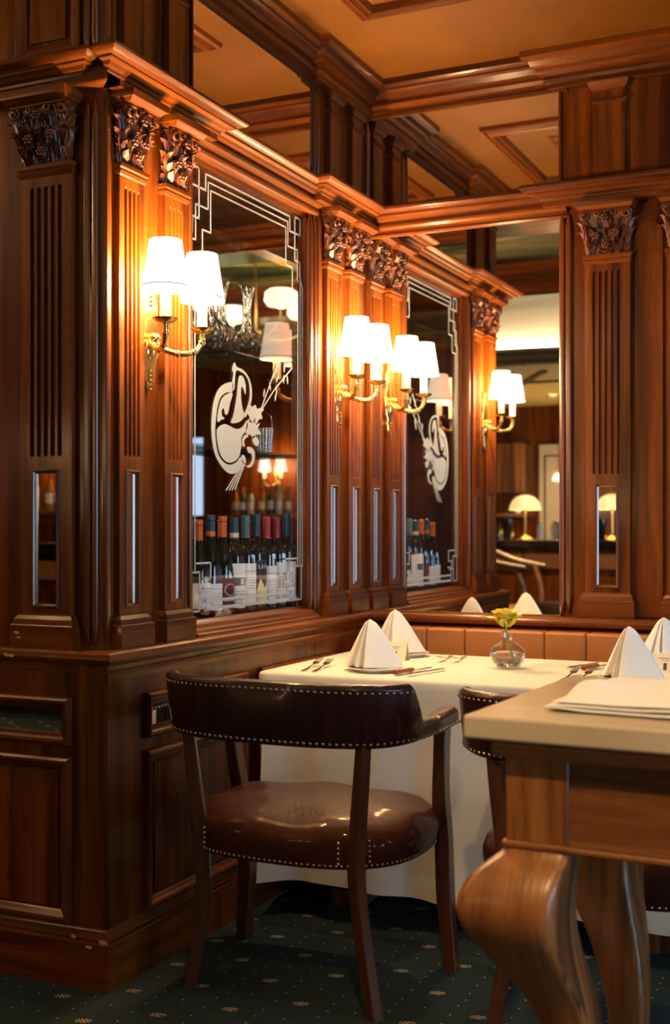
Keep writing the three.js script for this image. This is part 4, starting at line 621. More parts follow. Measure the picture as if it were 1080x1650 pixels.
function forkGeo() {
  const s = new THREE.Shape(); s.moveTo(-0.0075, 0); s.bezierCurveTo(-0.009, 0.03, -0.003, 0.05, -0.0025, 0.12); s.bezierCurveTo(-0.003, 0.132, -0.011, 0.134, -0.0115, 0.148); s.lineTo(-0.011, 0.197);
  for (let k = 0; k < 4; k++) { const x = -0.011 + k * 0.0062; if (k) s.lineTo(x, 0.157); if (k) s.lineTo(x, 0.197); s.lineTo(x + 0.0034, 0.197); s.lineTo(x + 0.0034, 0.157); }
  s.lineTo(0.0115, 0.148); s.bezierCurveTo(0.011, 0.134, 0.003, 0.132, 0.0025, 0.12); s.bezierCurveTo(0.003, 0.05, 0.009, 0.03, 0.0075, 0); s.closePath();
  const g = extrude(s, 0.0016, 0.0005, 1); g.rotateX(-PI / 2); const p = g.attributes.position; for (let i = 0; i < p.count; i++) { const l = -p.getZ(i); p.setY(i, p.getY(i) + 0.012 * Math.sin(clamp((l - 0.05) / 0.15, 0, 1) * PI * 0.9) * 0.6 + 0.016 * smooth(0.13, 0.2, l)); } g.computeVertexNormals(); return plain(toCreasedNormals(g, 0.6));
}
const forkG = forkGeo();
function fork(x, z, ry, label) { const m = solo('fork', forkG, mSteel, label, 'fork', 'forks on the corner table'); m.position.set(x, TY + 0.002, z); m.rotation.y = ry; }
fork(-1.700, -3.420, 0.16, 'silver fork nearest the window wall, left of the near plate'); fork(-1.660, -3.415, 0.16, 'silver fork lying closer to the near left plate');
fork(-1.425, -4.030, PI + 0.12, 'silver fork beside the far left plate'); fork(-1.375, -4.030, PI + 0.12, 'silver fork second from the far left plate, towards the vase');
fork(-0.905, -3.520, 0.0, 'silver fork left of the near right setting, outer one'); fork(-0.860, -3.520, 0.0, 'silver fork left of the near right setting, inner one');
function knife(x, z, ry, wooden, label) {
  const t = thing('table_knife', label, 'knife', [x, TY + 0.002, z], ry, 'knives on the corner table');
  const b = new THREE.Shape(); b.moveTo(-0.006, -0.095); b.lineTo(0.006, -0.095); b.lineTo(0.0085, -0.17); b.quadraticCurveTo(0.009, -0.205, -0.004, -0.212); b.lineTo(-0.006, -0.17); b.closePath();
  part('blade', extrude(b, 0.0018, 0.0004, 1).rotateX(PI / 2).translate(0, 0.006, 0), mSteel, t);
  part('handle', wooden ? loft([[0.0, 0.0085], [-0.008, 0.0105], [-0.05, 0.0085], [-0.085, 0.0100], [-0.098, 0.0070]].map(([z, r]) => roundRect(r * 2, r * 1.5, r * 0.6, 3).map(([px, py]) => [px, py + 0.0085, z]))) : loft([[0.0, 0.006], [-0.01, 0.0068], [-0.06, 0.0055], [-0.098, 0.0045]].map(([z, r]) => roundRect(r * 2, r * 1.2, r * 0.5, 3).map(([px, py]) => [px, py + 0.006, z]))), wooden ? mOakPale : mSteel, t);
}
knife(-1.398, -3.440, -0.22, true, 'steak knife with pale wooden handle by the near left plate'); knife(-1.352, -3.430, -0.22, false, 'plain silver knife beside the wooden-handled steak knife');
knife(-0.955, -3.80, PI + 2.7 + 0.2, false, 'silver knife lying left of the rear right napkin, outer one'); knife(-0.905, -3.79, PI + 2.7 + 0.2, true, 'dark handled knife lying left of the rear right napkin, inner one');

function card(x, z, ry, label) {
  const t = thing('place_card', label, 'card', [x, TY, z], ry, 'place cards on the corner table');
  part('card_fold', [tf(bx(-0.041, 0.041, 0, 0.062, 0, 0.0012), M4(0, 0, 0.016, 0, -0.26)), tf(bx(-0.041, 0.041, 0, 0.062, -0.0012, 0), M4(0, 0, -0.016, 0, 0.26))], mCard, t);
  const inkAt = (x0, x1, y0, y1) => tf(bx(x0, x1, y0, y1, 0.0013, 0.0017), M4(0, 0, 0.016, 0, -0.26));
  part('printed_mark', [inkAt(-0.020, 0.016, 0.044, 0.0458), inkAt(-0.004, 0.006, 0.008, 0.030), inkAt(-0.012, 0.012, 0.038, 0.0392)], mInk, t);
}
card(-1.562, -3.862, -0.1, 'small cream place card in front of the rear left napkin'); card(-0.668, -3.880, -0.1, 'small cream place card at the right between the two right napkins');

// vase with a yellow rose
{
  const vx = -1.145, vz = -3.775, t = thing('bud_vase', 'round clear glass vase half filled with water', 'vase', [vx, TY, vz]);
  part('vase_glass', lathe([[0, 0.001], [0.028, 0.0], [0.036, 0.003], [0.052, 0.024], [0.0585, 0.044], [0.053, 0.062], [0.034, 0.078], [0.0225, 0.086], [0.0205, 0.096], [0.0225, 0.112], [0.0215, 0.1125], [0.0190, 0.096], [0.0205, 0.086], [0.032, 0.076], [0.051, 0.061], [0.0560, 0.044], [0.050, 0.025], [0.034, 0.007], [0, 0.007]], 40, 0.9), phys({ color: new THREE.Color(0.97, 0.98, 0.98), transmission: 1, roughness: 0, thickness: 0, ior: 1.5 }), t);
  part('water', lathe([[0, 0.0085], [0.033, 0.0085], [0.0485, 0.026], [0.0545, 0.044], [0.0535, 0.052], [0, 0.052]], 40, 0.7), phys({ color: 0xffffff, transmission: 1, roughness: 0, thickness: 0.05, ior: 1.33 }), t);
  const r = thing('yellow_rose', 'open yellow rose standing in the glass vase', 'flower', [vx, TY, vz]);
  part('stem', tube([[0.022, 0.012, 0.008], [0.010, 0.06, 0.004], [-0.004, 0.115, 0], [-0.006, 0.140, 0]], 0.0032, 16, 8), phys({ color: new THREE.Color(0.22, 0.34, 0.08), roughness: 0.5 }), r);
  const mPetal = phys({ color: new THREE.Color(0.86, 0.74, 0.12), roughness: 0.55, transmission: 0.3, thickness: 0 });
  const petal = (L, W, cup, tilt, curl) => sheet(7, 7, (a, b) => { const s = b * 2 - 1, hw = W * Math.sin(PI * clamp(0.10 + a * 0.72, 0, 1)) * (1 - 0.08 * Math.cos(b * 14 + L * 900) * a); const x = s * hw, q = tilt * (0.35 + 0.65 * a), y = L * a * Math.cos(q) - cup * s * s * 0.2 * W, z = L * a * Math.sin(q) - cup * s * s * hw + curl * a ** 3 * W; return [x, y, z]; }, 1.2);
  const layers = [[3, 0.050, 0.016, 1.0, 0.02, 0, 0.0], [4, 0.054, 0.024, 0.9, 0.20, 0.05, 0.4], [5, 0.058, 0.031, 0.7, 0.42, 0.18, 0.2], [6, 0.062, 0.036, 0.55, 0.68, 0.30, 0.6], [5, 0.062, 0.036, 0.5, 1.0, 0.20, 0.1]];
  for (const [n, L, W, cup, tilt, curl, a0] of layers) for (let i = 0; i < n; i++) { const m = part('petal', petal(L * rr(0.92, 1.08), W * rr(0.9, 1.1), cup, tilt + rr(-0.1, 0.1), curl), mPetal, r); m.position.set(-0.006, 0.136, 0); m.rotation.y = a0 + i / n * 2 * PI + rr(-0.15, 0.15); }
}

// ------------------------------------------------------------------ captain's chairs
function buildChair() {
  const t = thing('captain_chair', '', 'chair', [0, 0, 0], 0, 'oxblood leather captain chairs');
  // plan of the back: from right arm front, round the rear (+z), to the left arm front
  const plan = (u) => { // u in [-1, 1]
    const s = Math.sign(u), k = Math.abs(u), n = 2 / 2.7;
    if (k < 0.66) { const th = k / 0.66 * PI / 2; return [s * 0.338 * Math.sin(th) ** n, 0.02 + 0.212 * Math.max(0, Math.cos(th)) ** n]; }
    const v = (k - 0.66) / 0.34; return [s * (0.338 - 0.004 * v), 0.02 - v * 0.225]; };
  const dir = (u) => { const e = 0.004, a = plan(clamp(u - e, -1, 1)), b = plan(clamp(u + e, -1, 1)), l = Math.hypot(b[0] - a[0], b[1] - a[1]); return [(b[0] - a[0]) / l, (b[1] - a[1]) / l]; };
  const top = (u) => { const k = Math.abs(u); return 0.826 - 0.012 * k - 0.100 * smooth(0.52, 0.64, k) + 0.010 * smooth(0.75, 0.95, k); };
  const bot = (u) => 0.664 + 0.014 * smooth(0.3, 0.9, Math.abs(u));
  const N = 96, rings = [], nails = [];
  const nail = (x, y, z, nx, ny, nz, r = 0.0052) => { const g = new THREE.SphereGeometry(r, 6, 3, 0, 2 * PI, 0, PI / 2); g.applyMatrix4(new THREE.Matrix4().makeRotationFromQuaternion(new THREE.Quaternion().setFromUnitVectors(V3(0, 1, 0), V3(nx, ny, nz).normalize()))); nails.push(plain(g.translate(x, y, z))); };
  const sect = (u) => { const [x, z] = plan(u), [dx, dz] = dir(u), nx = -dz, nz = dx, k = Math.abs(u), th = 0.036 + 0.024 * smooth(0.60, 0.78, k), h = top(u) - bot(u), lean = 0.020 * (1 - smooth(0.45, 0.68, k)); return { x, z, ox: -nx, oz: -nz, th, h, yb: bot(u), lean }; };
  // outward must point away from the centre
  const fixOut = (s) => { if (s.ox * s.x + s.oz * (s.z - (-0.0)) < 0) { s.ox = -s.ox; s.oz = -s.oz; } return s; };
  for (let i = 0; i <= N; i++) {
    const u = lerp(-1, 1, i / N), s = fixOut(sect(u)), ring = [], endK = 1 - 0.55 * smooth(0.955, 1.0, Math.abs(u));
    for (const [a, b] of roundRect(s.th * endK, s.h, Math.min(0.016, s.th * 0.42 * endK, s.h * 0.42), 5)) { const v = b / s.h + 0.5, o = a + s.lean * (v - 0.3) + (Math.abs(u) < 0.6 ? 0.004 * Math.sin(PI * v) * Math.sign(a) : 0); ring.push([s.x + s.ox * o, s.yb + v * s.h, s.z + s.oz * o]); }
    rings.push(ring);
  }
  part('backrest', loft(rings, true, 0.9, 2), mLeather, t);
  const L = []; let acc = 0, prev = plan(-0.985); for (let i = 0; i <= 1400; i++) { const u = lerp(-0.985, 0.985, i / 1400), p = plan(u); acc += Math.hypot(p[0] - prev[0], p[1] - prev[1]); prev = p; if (acc > 0.0155) { acc = 0; L.push(u); } }
  for (const u of L) { const s = fixOut(sect(u)), e = s.th / 2; const o1 = e + s.lean * (0.9 - 0.3) - 0.002, o0 = e + s.lean * (0.08 - 0.3) - 0.001; nail(s.x + s.ox * o0, s.yb + Math.min(0.013, s.h * 0.2), s.z + s.oz * o0, s.ox, -0.15, s.oz); if (Math.abs(u) < 0.60) nail(s.x + s.ox * o1, s.yb + s.h - 0.020, s.z + s.oz * o1, s.ox, 0.2, s.oz); }
  // seat
  const seatPlan = (a) => { const c = Math.cos(a), s = Math.sin(a), n = 2.7, r = 1 / Math.pow(Math.abs(c) ** n + Math.abs(s) ** n, 1 / n); return [0.312 * r * c * (1 + 0.03 * -s), -0.045 + 0.245 * r * s]; };
  const sr = [], NS = 72; const sp = [[1.0, 0.362], [1.012, 0.368], [1.03, 0.385], [1.045, 0.405], [1.045, 0.425], [1.015, 0.447], [0.95, 0.463], [0.84, 0.474], [0.66, 0.483], [0.42, 0.489], [0.2, 0.491], [0.02, 0.4915]];
  for (const [k, y] of sp) { const ring = []; for (let i = 0; i < NS; i++) { const a = -i / NS * 2 * PI, [x, z] = seatPlan(a); const puck = y > 0.43 ? 0.005 * Math.sin(a * 7 + 1) * smooth(0.3, 0.9, k) : 0; ring.push([x * k, y + puck, -0.035 + (z + 0.035) * k]); } sr.push(ring); }
  part('seat', loft(sr, true, 1.0, 2), mSeatLeather, t);
  let per = 0, pv = seatPlan(0); for (let i = 0; i <= 1200; i++) { const a = i / 1200 * 2 * PI, p = seatPlan(a); per += Math.hypot(p[0] - pv[0], p[1] - pv[1]); pv = p; if (per > 0.0135) { per = 0; const l = Math.hypot(p[0], p[1] + 0.035); nail(p[0] * 1.012, 0.371, -0.035 + (p[1] + 0.035) * 1.012, p[0] / l, -0.1, (p[1] + 0.035) / l, 0.0045); } }
  for (const s of [-1, 1]) for (const d of [-0.027, 0.027]) for (let k = 0; k < 5; k++) nail(s * 0.218 + d * 1.1, 0.383 + k * 0.0125, 0.176 - (Math.abs(s * 0.218 + d * 1.1) - 0.218) * 0.9, d > 0 ? 0.2 : -0.2, 0, 1, 0.0042);
  part('nailheads', nails, mNail, t).userData.kind = 'stuff';
  part('seat_rail', rbx(-0.215, 0.215, 0.340, 0.368, -0.20, 0.10, 0.01, 'x'), mLegWood, t);
  // legs
  const leg = (pts, secs, turn = 0) => { const ct = Math.cos(turn), st = Math.sin(turn); const c = new THREE.CatmullRomCurve3(pts.map((p) => V3(...p))), R = []; for (let i = 0; i <= 26; i++) { const u = i / 26, p = c.getPoint(u), w = lerp(...secs[Math.min(secs.length - 2, Math.floor(u * (secs.length - 1)))].slice(0, 1), secs[Math.min(secs.length - 1, Math.floor(u * (secs.length - 1)) + 1)][0], u * (secs.length - 1) - Math.floor(Math.min(u * (secs.length - 1), secs.length - 1.0001))), d = lerp(secs[0][1], secs[secs.length - 1][1], u); R.push(roundRect(w, d, 0.003, 1).map(([a, b]) => [p.x + a * ct + b * st, p.y, p.z - a * st + b * ct])); } return boxUV(loft(R, true, 0.5), 'y'); };
  for (const s of [-1, 1]) {
    part('leg', leg([[s * 0.248, 0.69, 0.185], [s * 0.238, 0.58, 0.178], [s * 0.224, 0.44, 0.168], [s * 0.218, 0.34, 0.160], [s * 0.228, 0.2, 0.148], [s * 0.262, 0.0, 0.150]], [[0.030, 0.030], [0.034, 0.034], [0.038, 0.036], [0.036, 0.036], [0.032, 0.034]], s * -0.38), mLegWood, t);
    part('leg', leg([[s * 0.322, 0.69, -0.170], [s * 0.318, 0.60, -0.172], [s * 0.310, 0.48, -0.190], [s * 0.306, 0.36, -0.222], [s * 0.308, 0.18, -0.236], [s * 0.322, 0.0, -0.246]], [[0.034, 0.046], [0.034, 0.056], [0.040, 0.062], [0.042, 0.052], [0.036, 0.040]], 0), mLegWood, t);
  }
  return t;
}
const chairA = buildChair(); chairA.position.set(-1.430, 0, -2.895); chairA.userData.label = 'dark red leather captain chair fully in view at the table corner';
copyOf(chairA, [-0.615, 0, -2.905], 0.0, 'dark red leather captain chair half hidden behind the stone-topped console');

// ------------------------------------------------------------------ stone-topped console in the foreground
{
  const t = thing('console_table', 'stone-topped wooden serving table with cabriole legs in the foreground', 'table', [-0.682, 0, -1.985], -0.045);
  const D = -0.635, Wd = 1.25;                                   // origin at the near left corner; depth runs to -z
  part('stone_top', boxUV(new RoundedBoxGeometry(Wd, 0.040, -D, 4, 0.006).translate(Wd / 2, 0.860, D / 2), 'x'), mStone, t);
  part('moulding', rbx(0.035, Wd - 0.035, 0.806, 0.837, D + 0.035, -0.035, 0.01, 'x'), mOak, t);
  part('apron', [rbx(0.16, Wd - 0.16, 0.655, 0.808, -0.075, -0.055, 0.004, 'x')], mOak, t);
  part('apron', [rbx(0.07, 0.09, 0.655, 0.808, D + 0.16, -0.16, 0.004, 'z')], mOak, t);
  part('apron', [rbx(0.16, Wd - 0.16, 0.655, 0.808, D + 0.055, D + 0.075, 0.004, 'x')], mOak, t);
  part('apron_bead', [rbx(0.165, Wd - 0.165, 0.652, 0.664, -0.060, -0.044, 0.005, 'x')], mOak, t);
  const legAt = (cx, cz, ox, oz) => {                            // ox, oz: outward signs
    part('corner_post', rbx(cx - 0.056, cx + 0.056, 0.662, 0.808, cz - 0.056, cz + 0.056, 0.004), mOak, t);
    part('post_bead', rbx(cx - 0.062, cx + 0.062, 0.650, 0.664, cz - 0.062, cz + 0.062, 0.006, 'x'), mOak, t);
    const P = [[0.655, 0.000, 0.110], [0.64, 0.006, 0.124], [0.62, 0.020, 0.146], [0.59, 0.034, 0.166], [0.555, 0.040, 0.172], [0.52, 0.036, 0.164], [0.48, 0.022, 0.144], [0.44, 0.004, 0.124], [0.38, -0.022, 0.102], [0.30, -0.044, 0.082], [0.22, -0.052, 0.068], [0.14, -0.046, 0.060], [0.08, -0.030, 0.062], [0.04, -0.014, 0.080], [0.015, -0.004, 0.096], [0.0, -0.002, 0.092]];
    const curve = new THREE.CatmullRomCurve3(P.map(([y, o, w]) => V3(o, y, w))), R = [];
    for (let i = 0; i <= 48; i++) { const p = curve.getPoint(i / 48); R.push(roundRect(p.z, p.z, p.z * 0.13, 3).map(([a, b]) => [cx + ox * p.x + a, p.y, cz + oz * p.x + b])); }
    part('cabriole_leg', boxUV(loft(R, true, 0.6), 'y'), mOak, t);
  };
  legAt(0.115, -0.105, -1, 1); legAt(0.115, D + 0.105, -1, -1); legAt(Wd - 0.115, -0.105, 1, 1); legAt(Wd - 0.115, D + 0.105, 1, -1);
  // folded napkin on top
  const slab = (w, d, th, y, ph) => { const N = 30, rim = (u) => Math.sqrt(Math.max(0, 1 - Math.max(0, (Math.abs(u) - 0.485) / 0.015) ** 2)), H = (u, v) => 0.004 * Math.sin(u * 7 + ph) * Math.cos(v * 5 + ph * 2) + 0.010 * Math.exp(-((u + 0.5) ** 2) / 0.02) * (0.4 + 0.6 * Math.sin(v * 8 + ph)) + 0.006 * Math.max(0, v) * Math.sin(u * 11 + ph), P = (sgn) => (a, b) => { const u = a - 0.5, v = b - 0.5, k = Math.min(rim(u), rim(v)); return [u * w * (1 + 0.01 * Math.sin(v * 9 + ph)), y + Math.max(0, H(u, v)) + sgn * th / 2 * k, (sgn > 0 ? -v : v) * d * (1 + 0.012 * Math.sin(u * 8 + ph))]; }; return [sheet(N, N, P(1)), sheet(N, N, (a, b) => P(-1)(a, 1 - b).map((q, i) => i === 2 ? -q : q))]; };
  const g = [0, 1, 2].flatMap((k) => slab(0.47 - k * 0.012, 0.42 - k * 0.012, 0.006, 0.8845 + k * 0.0062, 0.6 + k * 0.5));
  const nap = solo('folded_napkin', g, mNapkin, 'white cloth napkin lying folded flat on the stone top', 'napkin'); nap.position.set(-0.322, 0.0, -2.275); nap.rotation.y = -0.06;
}

// ------------------------------------------------------------------ bar behind the camera, seen in the mirrors
const mPadding = mTan;
{
  const t = thing('bar_counter', 'long bar with black top and orange padded front band', 'bar', [0, 0, 0]);
  part('bar_top', rbx(-6.6, -1.75, 1.035, 1.10, 0.86, 1.52, 0.012, 'x'), mBlackStone, t);
  part('bar_body', [bx(-6.55, -1.82, 0.12, 1.035, 1.00, 1.46, 'y')], mWood, t);
  part('kick_plinth', bx(-6.55, -1.82, 0, 0.12, 1.05, 1.42, 'x'), mDark, t);
  for (let i = 0; i < 9; i++) part('padded_band', rbx(-6.33 + i * 0.5, -6.33 + i * 0.5 + 0.492, 0.86, 0.99, 0.955, 1.002, 0.018), mPadding, t);
  for (let i = 0; i < 9; i++) part('bar_panel', rbx(-6.30 + i * 0.5, -6.30 + i * 0.5 + 0.44, 0.18, 0.80, 0.985, 1.003, 0.006), mWood, t);
  part('foot_rail', plain(new THREE.CylinderGeometry(0.02, 0.02, 3.4, 12).rotateZ(PI / 2).translate(-3.6, 0.2, 0.90)), mBrass, t);
}
function barLamp(x, z, label) {
  const t = thing('bar_lamp', label, 'lamp', [x, 1.10, z], 0, 'mushroom lamps on the bar');
  part('lamp_base', lathe([[0, 0], [0.062, 0.0], [0.064, 0.008], [0.045, 0.02], [0.016, 0.034], [0.010, 0.05], [0, 0.05]], 28), mBrass, t);
  part('lamp_stem', lathe([[0.009, 0.045], [0.009, 0.24], [0.02, 0.25], [0.02, 0.262], [0.006, 0.27], [0, 0.27]], 16), mBrass, t);
  part('lamp_shade', lathe([[0.134, 0.248], [0.130, 0.275], [0.112, 0.318], [0.08, 0.350], [0.04, 0.368], [0, 0.373]], 40, 1.2), phys({ color: new THREE.Color(0.9, 0.72, 0.42), roughness: 0.45, emissive: new THREE.Color(1.0, 0.64, 0.28), emissiveIntensity: 0.95 }), t);
  const L = new THREE.PointLight(WARM, 0.7); L.position.set(0, 0.30, 0); L.name = 'bar_lamp_light'; L.castShadow = true; L.shadow.radius = 1.5; t.add(L);
}
barLamp(-2.87, 1.16, 'mushroom shaped bar lamp seen in the big back wall mirror'); barLamp(-2.14, 1.16, 'mushroom shaped bar lamp seen in the pilaster mirror strip on the right'); barLamp(-4.7, 1.2, 'mushroom shaped bar lamp at the left end of the bar');
// glasses and bottles on the bar
const tumblerG = lathe([[0, 0.004], [0.030, 0.0], [0.034, 0.004], [0.038, 0.13], [0.036, 0.13], [0.032, 0.01], [0, 0.01]], 24);
[[-2.72, 1.10, 'tall tumbler right of the mirror bar lamp'], [-2.62, 1.18, 'tall tumbler at the mirror edge on the bar'], [-3.05, 1.08, 'tall tumbler left of the mirror bar lamp'], [-2.28, 1.14, 'tall tumbler beside the right-hand bar lamp'], [-4.35, 1.12, 'tall tumbler near the left end of the bar']].forEach(([x, z, l]) => solo('tumbler', tumblerG.clone().translate(x, 1.10, z), mThinGlass, l, 'glass', 'tumblers on the bar'));
const cupG = lathe([[0, 0.003], [0.028, 0], [0.038, 0.02], [0.045, 0.17], [0.042, 0.17], [0.034, 0.02], [0, 0.012]], 24);
[[-2.98, 1.02, 'dark shaker cup with straws left of the mirror bar lamp'], [-2.20, 1.02, 'dark shaker cup in front of the right-hand bar lamp'], [-4.55, 1.0, 'dark shaker cup near the left end of the bar']].forEach(([x, z, l]) => { const t = thing('shaker_cup', l, 'cup', [x, 1.10, z], 0, 'shaker cups on the bar'); part('cup_body', cupG, mBlackStone, t); part('straws', [-2, -1, 0, 1, 2].map((k) => tube([[k * 0.008, 0.02, 0], [k * 0.016, 0.23, k * 0.006]], 0.003, 4, 5)), capMats.black, t); });
solo('lemon_bowl', [lathe([[0, 0.0], [0.05, 0], [0.075, 0.045], [0.072, 0.045], [0.048, 0.008], [0, 0.008]], 24).translate(-3.08, 1.10, 1.30)], mChina, 'small white bowl on the bar', 'bowl');
for (const [x, y, z, l] of [[-3.10, 1.15, 1.29, 'lemon on the left in the small bar bowl'], [-3.06, 1.152, 1.315, 'lemon on the right in the small bar bowl']]) solo('lemon', plain(new THREE.SphereGeometry(0.032, 16, 12).scale(1.25, 1, 1).translate(x, y, z)), phys({ color: new THREE.Color(0.8, 0.55, 0.05), roughness: 0.45 }), l, 'lemon', 'lemons in the bar bowl');
solo('ice_bucket', lathe([[0, 0], [0.055, 0], [0.062, 0.01], [0.068, 0.15], [0.072, 0.155], [0.066, 0.155], [0.06, 0.012], [0, 0.012]], 28).translate(-2.60, 1.10, 1.30), mSteel, 'polished steel ice bucket right of the mirror bar lamp', 'bucket');
// back bar
{
  const t = thing('back_bar', 'back bar cabinet with a black counter along the rear wall', 'cabinet', [0, 0, 0]);
  part('back_counter', rbx(-6.6, -1.9, 0.86, 0.92, 2.02, 2.48, 0.006, 'x'), mBlackStone, t);
  part('cabinet_body', bx(-6.6, -1.9, 0, 0.86, 2.08, 2.48), mWood, t);
  solo('bar_shelf', rbx(-6.6, -5.4, 1.30, 1.33, 2.14, 2.48, 0.004, 'x'), mOak, 'wooden shelf of spirit bottles on the rear wall', 'shelf');
  solo('bar_shelf', rbx(-3.60, -3.17, 1.30, 1.33, 2.14, 2.48, 0.004, 'x'), mOak, 'short wooden shelf of stacked cups beside the pale door', 'shelf');
  const d = thing('pale_cabinet', 'tall pale cabinet door with gold beading behind the bar lamp', 'cabinet', [-2.93, 0.92, 2.42]);
  part('cabinet_door', rbx(-0.17, 0.17, 0, 1.06, 0, 0.07, 0.006), mPlaster, d);
  part('door_beading', tf(frame(0.24, 0.86, [[0, 0], [0.003, 0.01], [0.010, 0.012], [0.016, 0]]), M4(0, 0.53, 0, PI)), mOak, d);
  solo('pale_cabinet', rbx(-2.25, -1.75, 0.92, 2.05, 2.40, 2.48, 0.006), mPlaster, 'pale cabinet door seen bright in the right pilaster mirror', 'cabinet');
  solo('wooden_post', bx(-2.74, -2.66, 0.92, 2.34, 2.30, 2.47), mWood, 'dark wooden post right of the pale cabinet door', 'post');
  solo('wall_cupboard', rbx(-3.42, -3.17, 1.52, 1.98, 2.12, 2.48, 0.006), mOak, 'brown wall cupboard above the stacked cups', 'cupboard');
}
for (let i = 0; i < 4; i++) solo('stacked_cup', lathe([[0, 0], [0.024, 0], [0.040, 0.05], [0.037, 0.05], [0.02, 0.006], [0, 0.006]], 18).translate(-3.24, 1.331 + i * 0.026, 2.20), mChina, ['lowest white cup of the stack on the back bar shelf', 'second white cup up in the back bar stack', 'third white cup up in the back bar stack', 'top white cup of the stack on the back bar shelf'][i], 'cup', 'stacked cups on the back bar');
const bbCols = ['teal', 'orange', 'black', 'maroon', 'navy', 'cream', 'red'];
const bm = [phys({ color: new THREE.Color(0.35, 0.13, 0.02), roughness: 0.08, clearcoat: 1 }), phys({ color: new THREE.Color(0.02, 0.05, 0.02), roughness: 0.08, clearcoat: 1 }), phys({ color: new THREE.Color(0.5, 0.5, 0.45), roughness: 0.1, clearcoat: 1 })];
['teal', 'orange', 'black', 'maroon', 'navy', 'cream', 'red'].forEach((c, i) => { const t = thing('spirit_bottle', `spirit bottle with ${c} cap on the rear wall shelf`, 'bottle', [-6.30 + i * 0.105, 1.331, 2.28 + rr(-0.03, 0.03)], 0, 'spirit bottles on the rear wall shelf'); t.scale.setScalar(rr(0.85, 1.0)); part('bottle_body', bodyGeo[i % 3 ? 'bord' : 'burg'], bm[(i * 7) % 3], t); part('capsule', capGeo, capMats[c], t); part('bottle_label', labGeo(0.041, 0.06, 0.14, 2.4), labels[i % 2 ? 'plain' : 'castle'], t).rotation.y = PI; });
// small hanging bar light
{
  const t = thing('pendant_light', 'small glowing pendant over the bar beside the dark post', 'lamp', [-2.78, 1.62, 1.9]);
  part('lamp_shade', lathe([[0.055, 0], [0.05, 0.02], [0.03, 0.05], [0.012, 0.06], [0, 0.06]], 24), mShade, t); part('lamp_cord', cyl(0, 0.06, 0.728, 0, 0.004, 0.004, 6), mDark, t);
  const L = new THREE.PointLight(WARM, 0.5); L.position.set(0, 0.03, 0); L.name = 'pendant_glow'; L.castShadow = true; t.add(L);
}
// canopy over the bar: cream fascia lit by a cove, yellow soffit
{
  const t = thing('bar_canopy', 'curved cream canopy with dark trim over the bar', 'canopy', [0, 0, 0]);
  const arc = (o) => { const pts = []; for (let i = 0; i <= 24; i++) { const x = lerp(-3.55, -1.85, i / 24), k = (x + 2.7) / 0.85; pts.push([x, -0.42 - o + 0.10 * k * k]); } return pts; };
  part('fascia', mould([[0, 2.44], [0, 2.87], [-0.04, 2.87], [-0.04, 2.44]], arc(0).reverse(), true), mCream, t);
  part('trim', mould([[0.0, 2.34], [0.075, 2.34], [0.075, 2.36], [0.06, 2.375], [0.06, 2.41], [0.075, 2.43], [0.08, 2.455], [0.06, 2.46], [0.0, 2.44]], arc(0).reverse(), true), mDark, t);
  part('top_trim', mould([[0.0, 2.86], [0.05, 2.86], [0.06, 2.875], [0.06, CEIL], [0, CEIL]], arc(0).reverse(), true), mDark, t);
  part('soffit', bx(-3.55, -1.85, 2.35, 2.38, -0.40, 2.49), mSoffit, t);
  part('side_panel', [bx(-3.57, -3.53, 2.34, CEIL, -0.36, 2.49), bx(-1.87, -1.83, 2.34, CEIL, -0.36, 2.49)], mCream, t);
  part('soffit_rib', [bx(-3.5, -1.9, 2.335, 2.352, 0.55, 0.60, 'x'), tf(bx(-0.02, 0.02, 2.33, 2.352, -1.2, 1.2, 'z'), M4(-2.95, 0, 1.0, -0.5))], mWood, t);
  const strip = part('cove_light', mould([[0.045, 2.462], [0.055, 2.462], [0.055, 2.468], [0.045, 2.468]], arc(0).reverse(), true), phys({ color: 0xffffff, emissive: new THREE.Color(1, 0.82, 0.5), emissiveIntensity: 14 }), t);
  const cove = new THREE.RectAreaLight(new THREE.Color(1, 0.82, 0.55), 16, 1.6, 0.05); cove.position.set(-2.7, 2.475, -0.47); cove.lookAt(-2.7, 3.4, -0.30); cove.name = 'cove_glow'; t.add(cove);
}
// wooden armchair in front of the bar, seen in the mirror
{
  const t = thing('bar_stool', 'bentwood bar stool with sloping arms in front of the bar', 'stool', [-2.80, 0, 0.30], -PI / 2);
  t.scale.y = 1.27;
  part('seat', rbx(-0.24, 0.24, 0.42, 0.47, -0.24, 0.24, 0.03), mTan, t);
  part('backrest', rbx(-0.23, 0.23, 0.62, 0.90, 0.20, 0.26, 0.03), mTan, t);
  for (const s of [-1, 1]) { part('armrest', tube([[s * 0.27, 0.82, 0.24], [s * 0.29, 0.74, 0.0], [s * 0.28, 0.70, -0.26]], 0.022, 16, 8), mLegWood, t); part('leg', tube([[s * 0.26, 0.71, -0.18], [s * 0.24, 0.55, -0.24], [s * 0.25, 0.3, -0.22], [s * 0.25, 0, -0.26]], 0.022, 16, 8), mOak, t); part('leg', tube([[s * 0.22, 0.9, 0.23], [s * 0.22, 0.45, 0.2], [s * 0.25, 0, 0.28]], 0.02, 16, 8), mOak, t); }
}

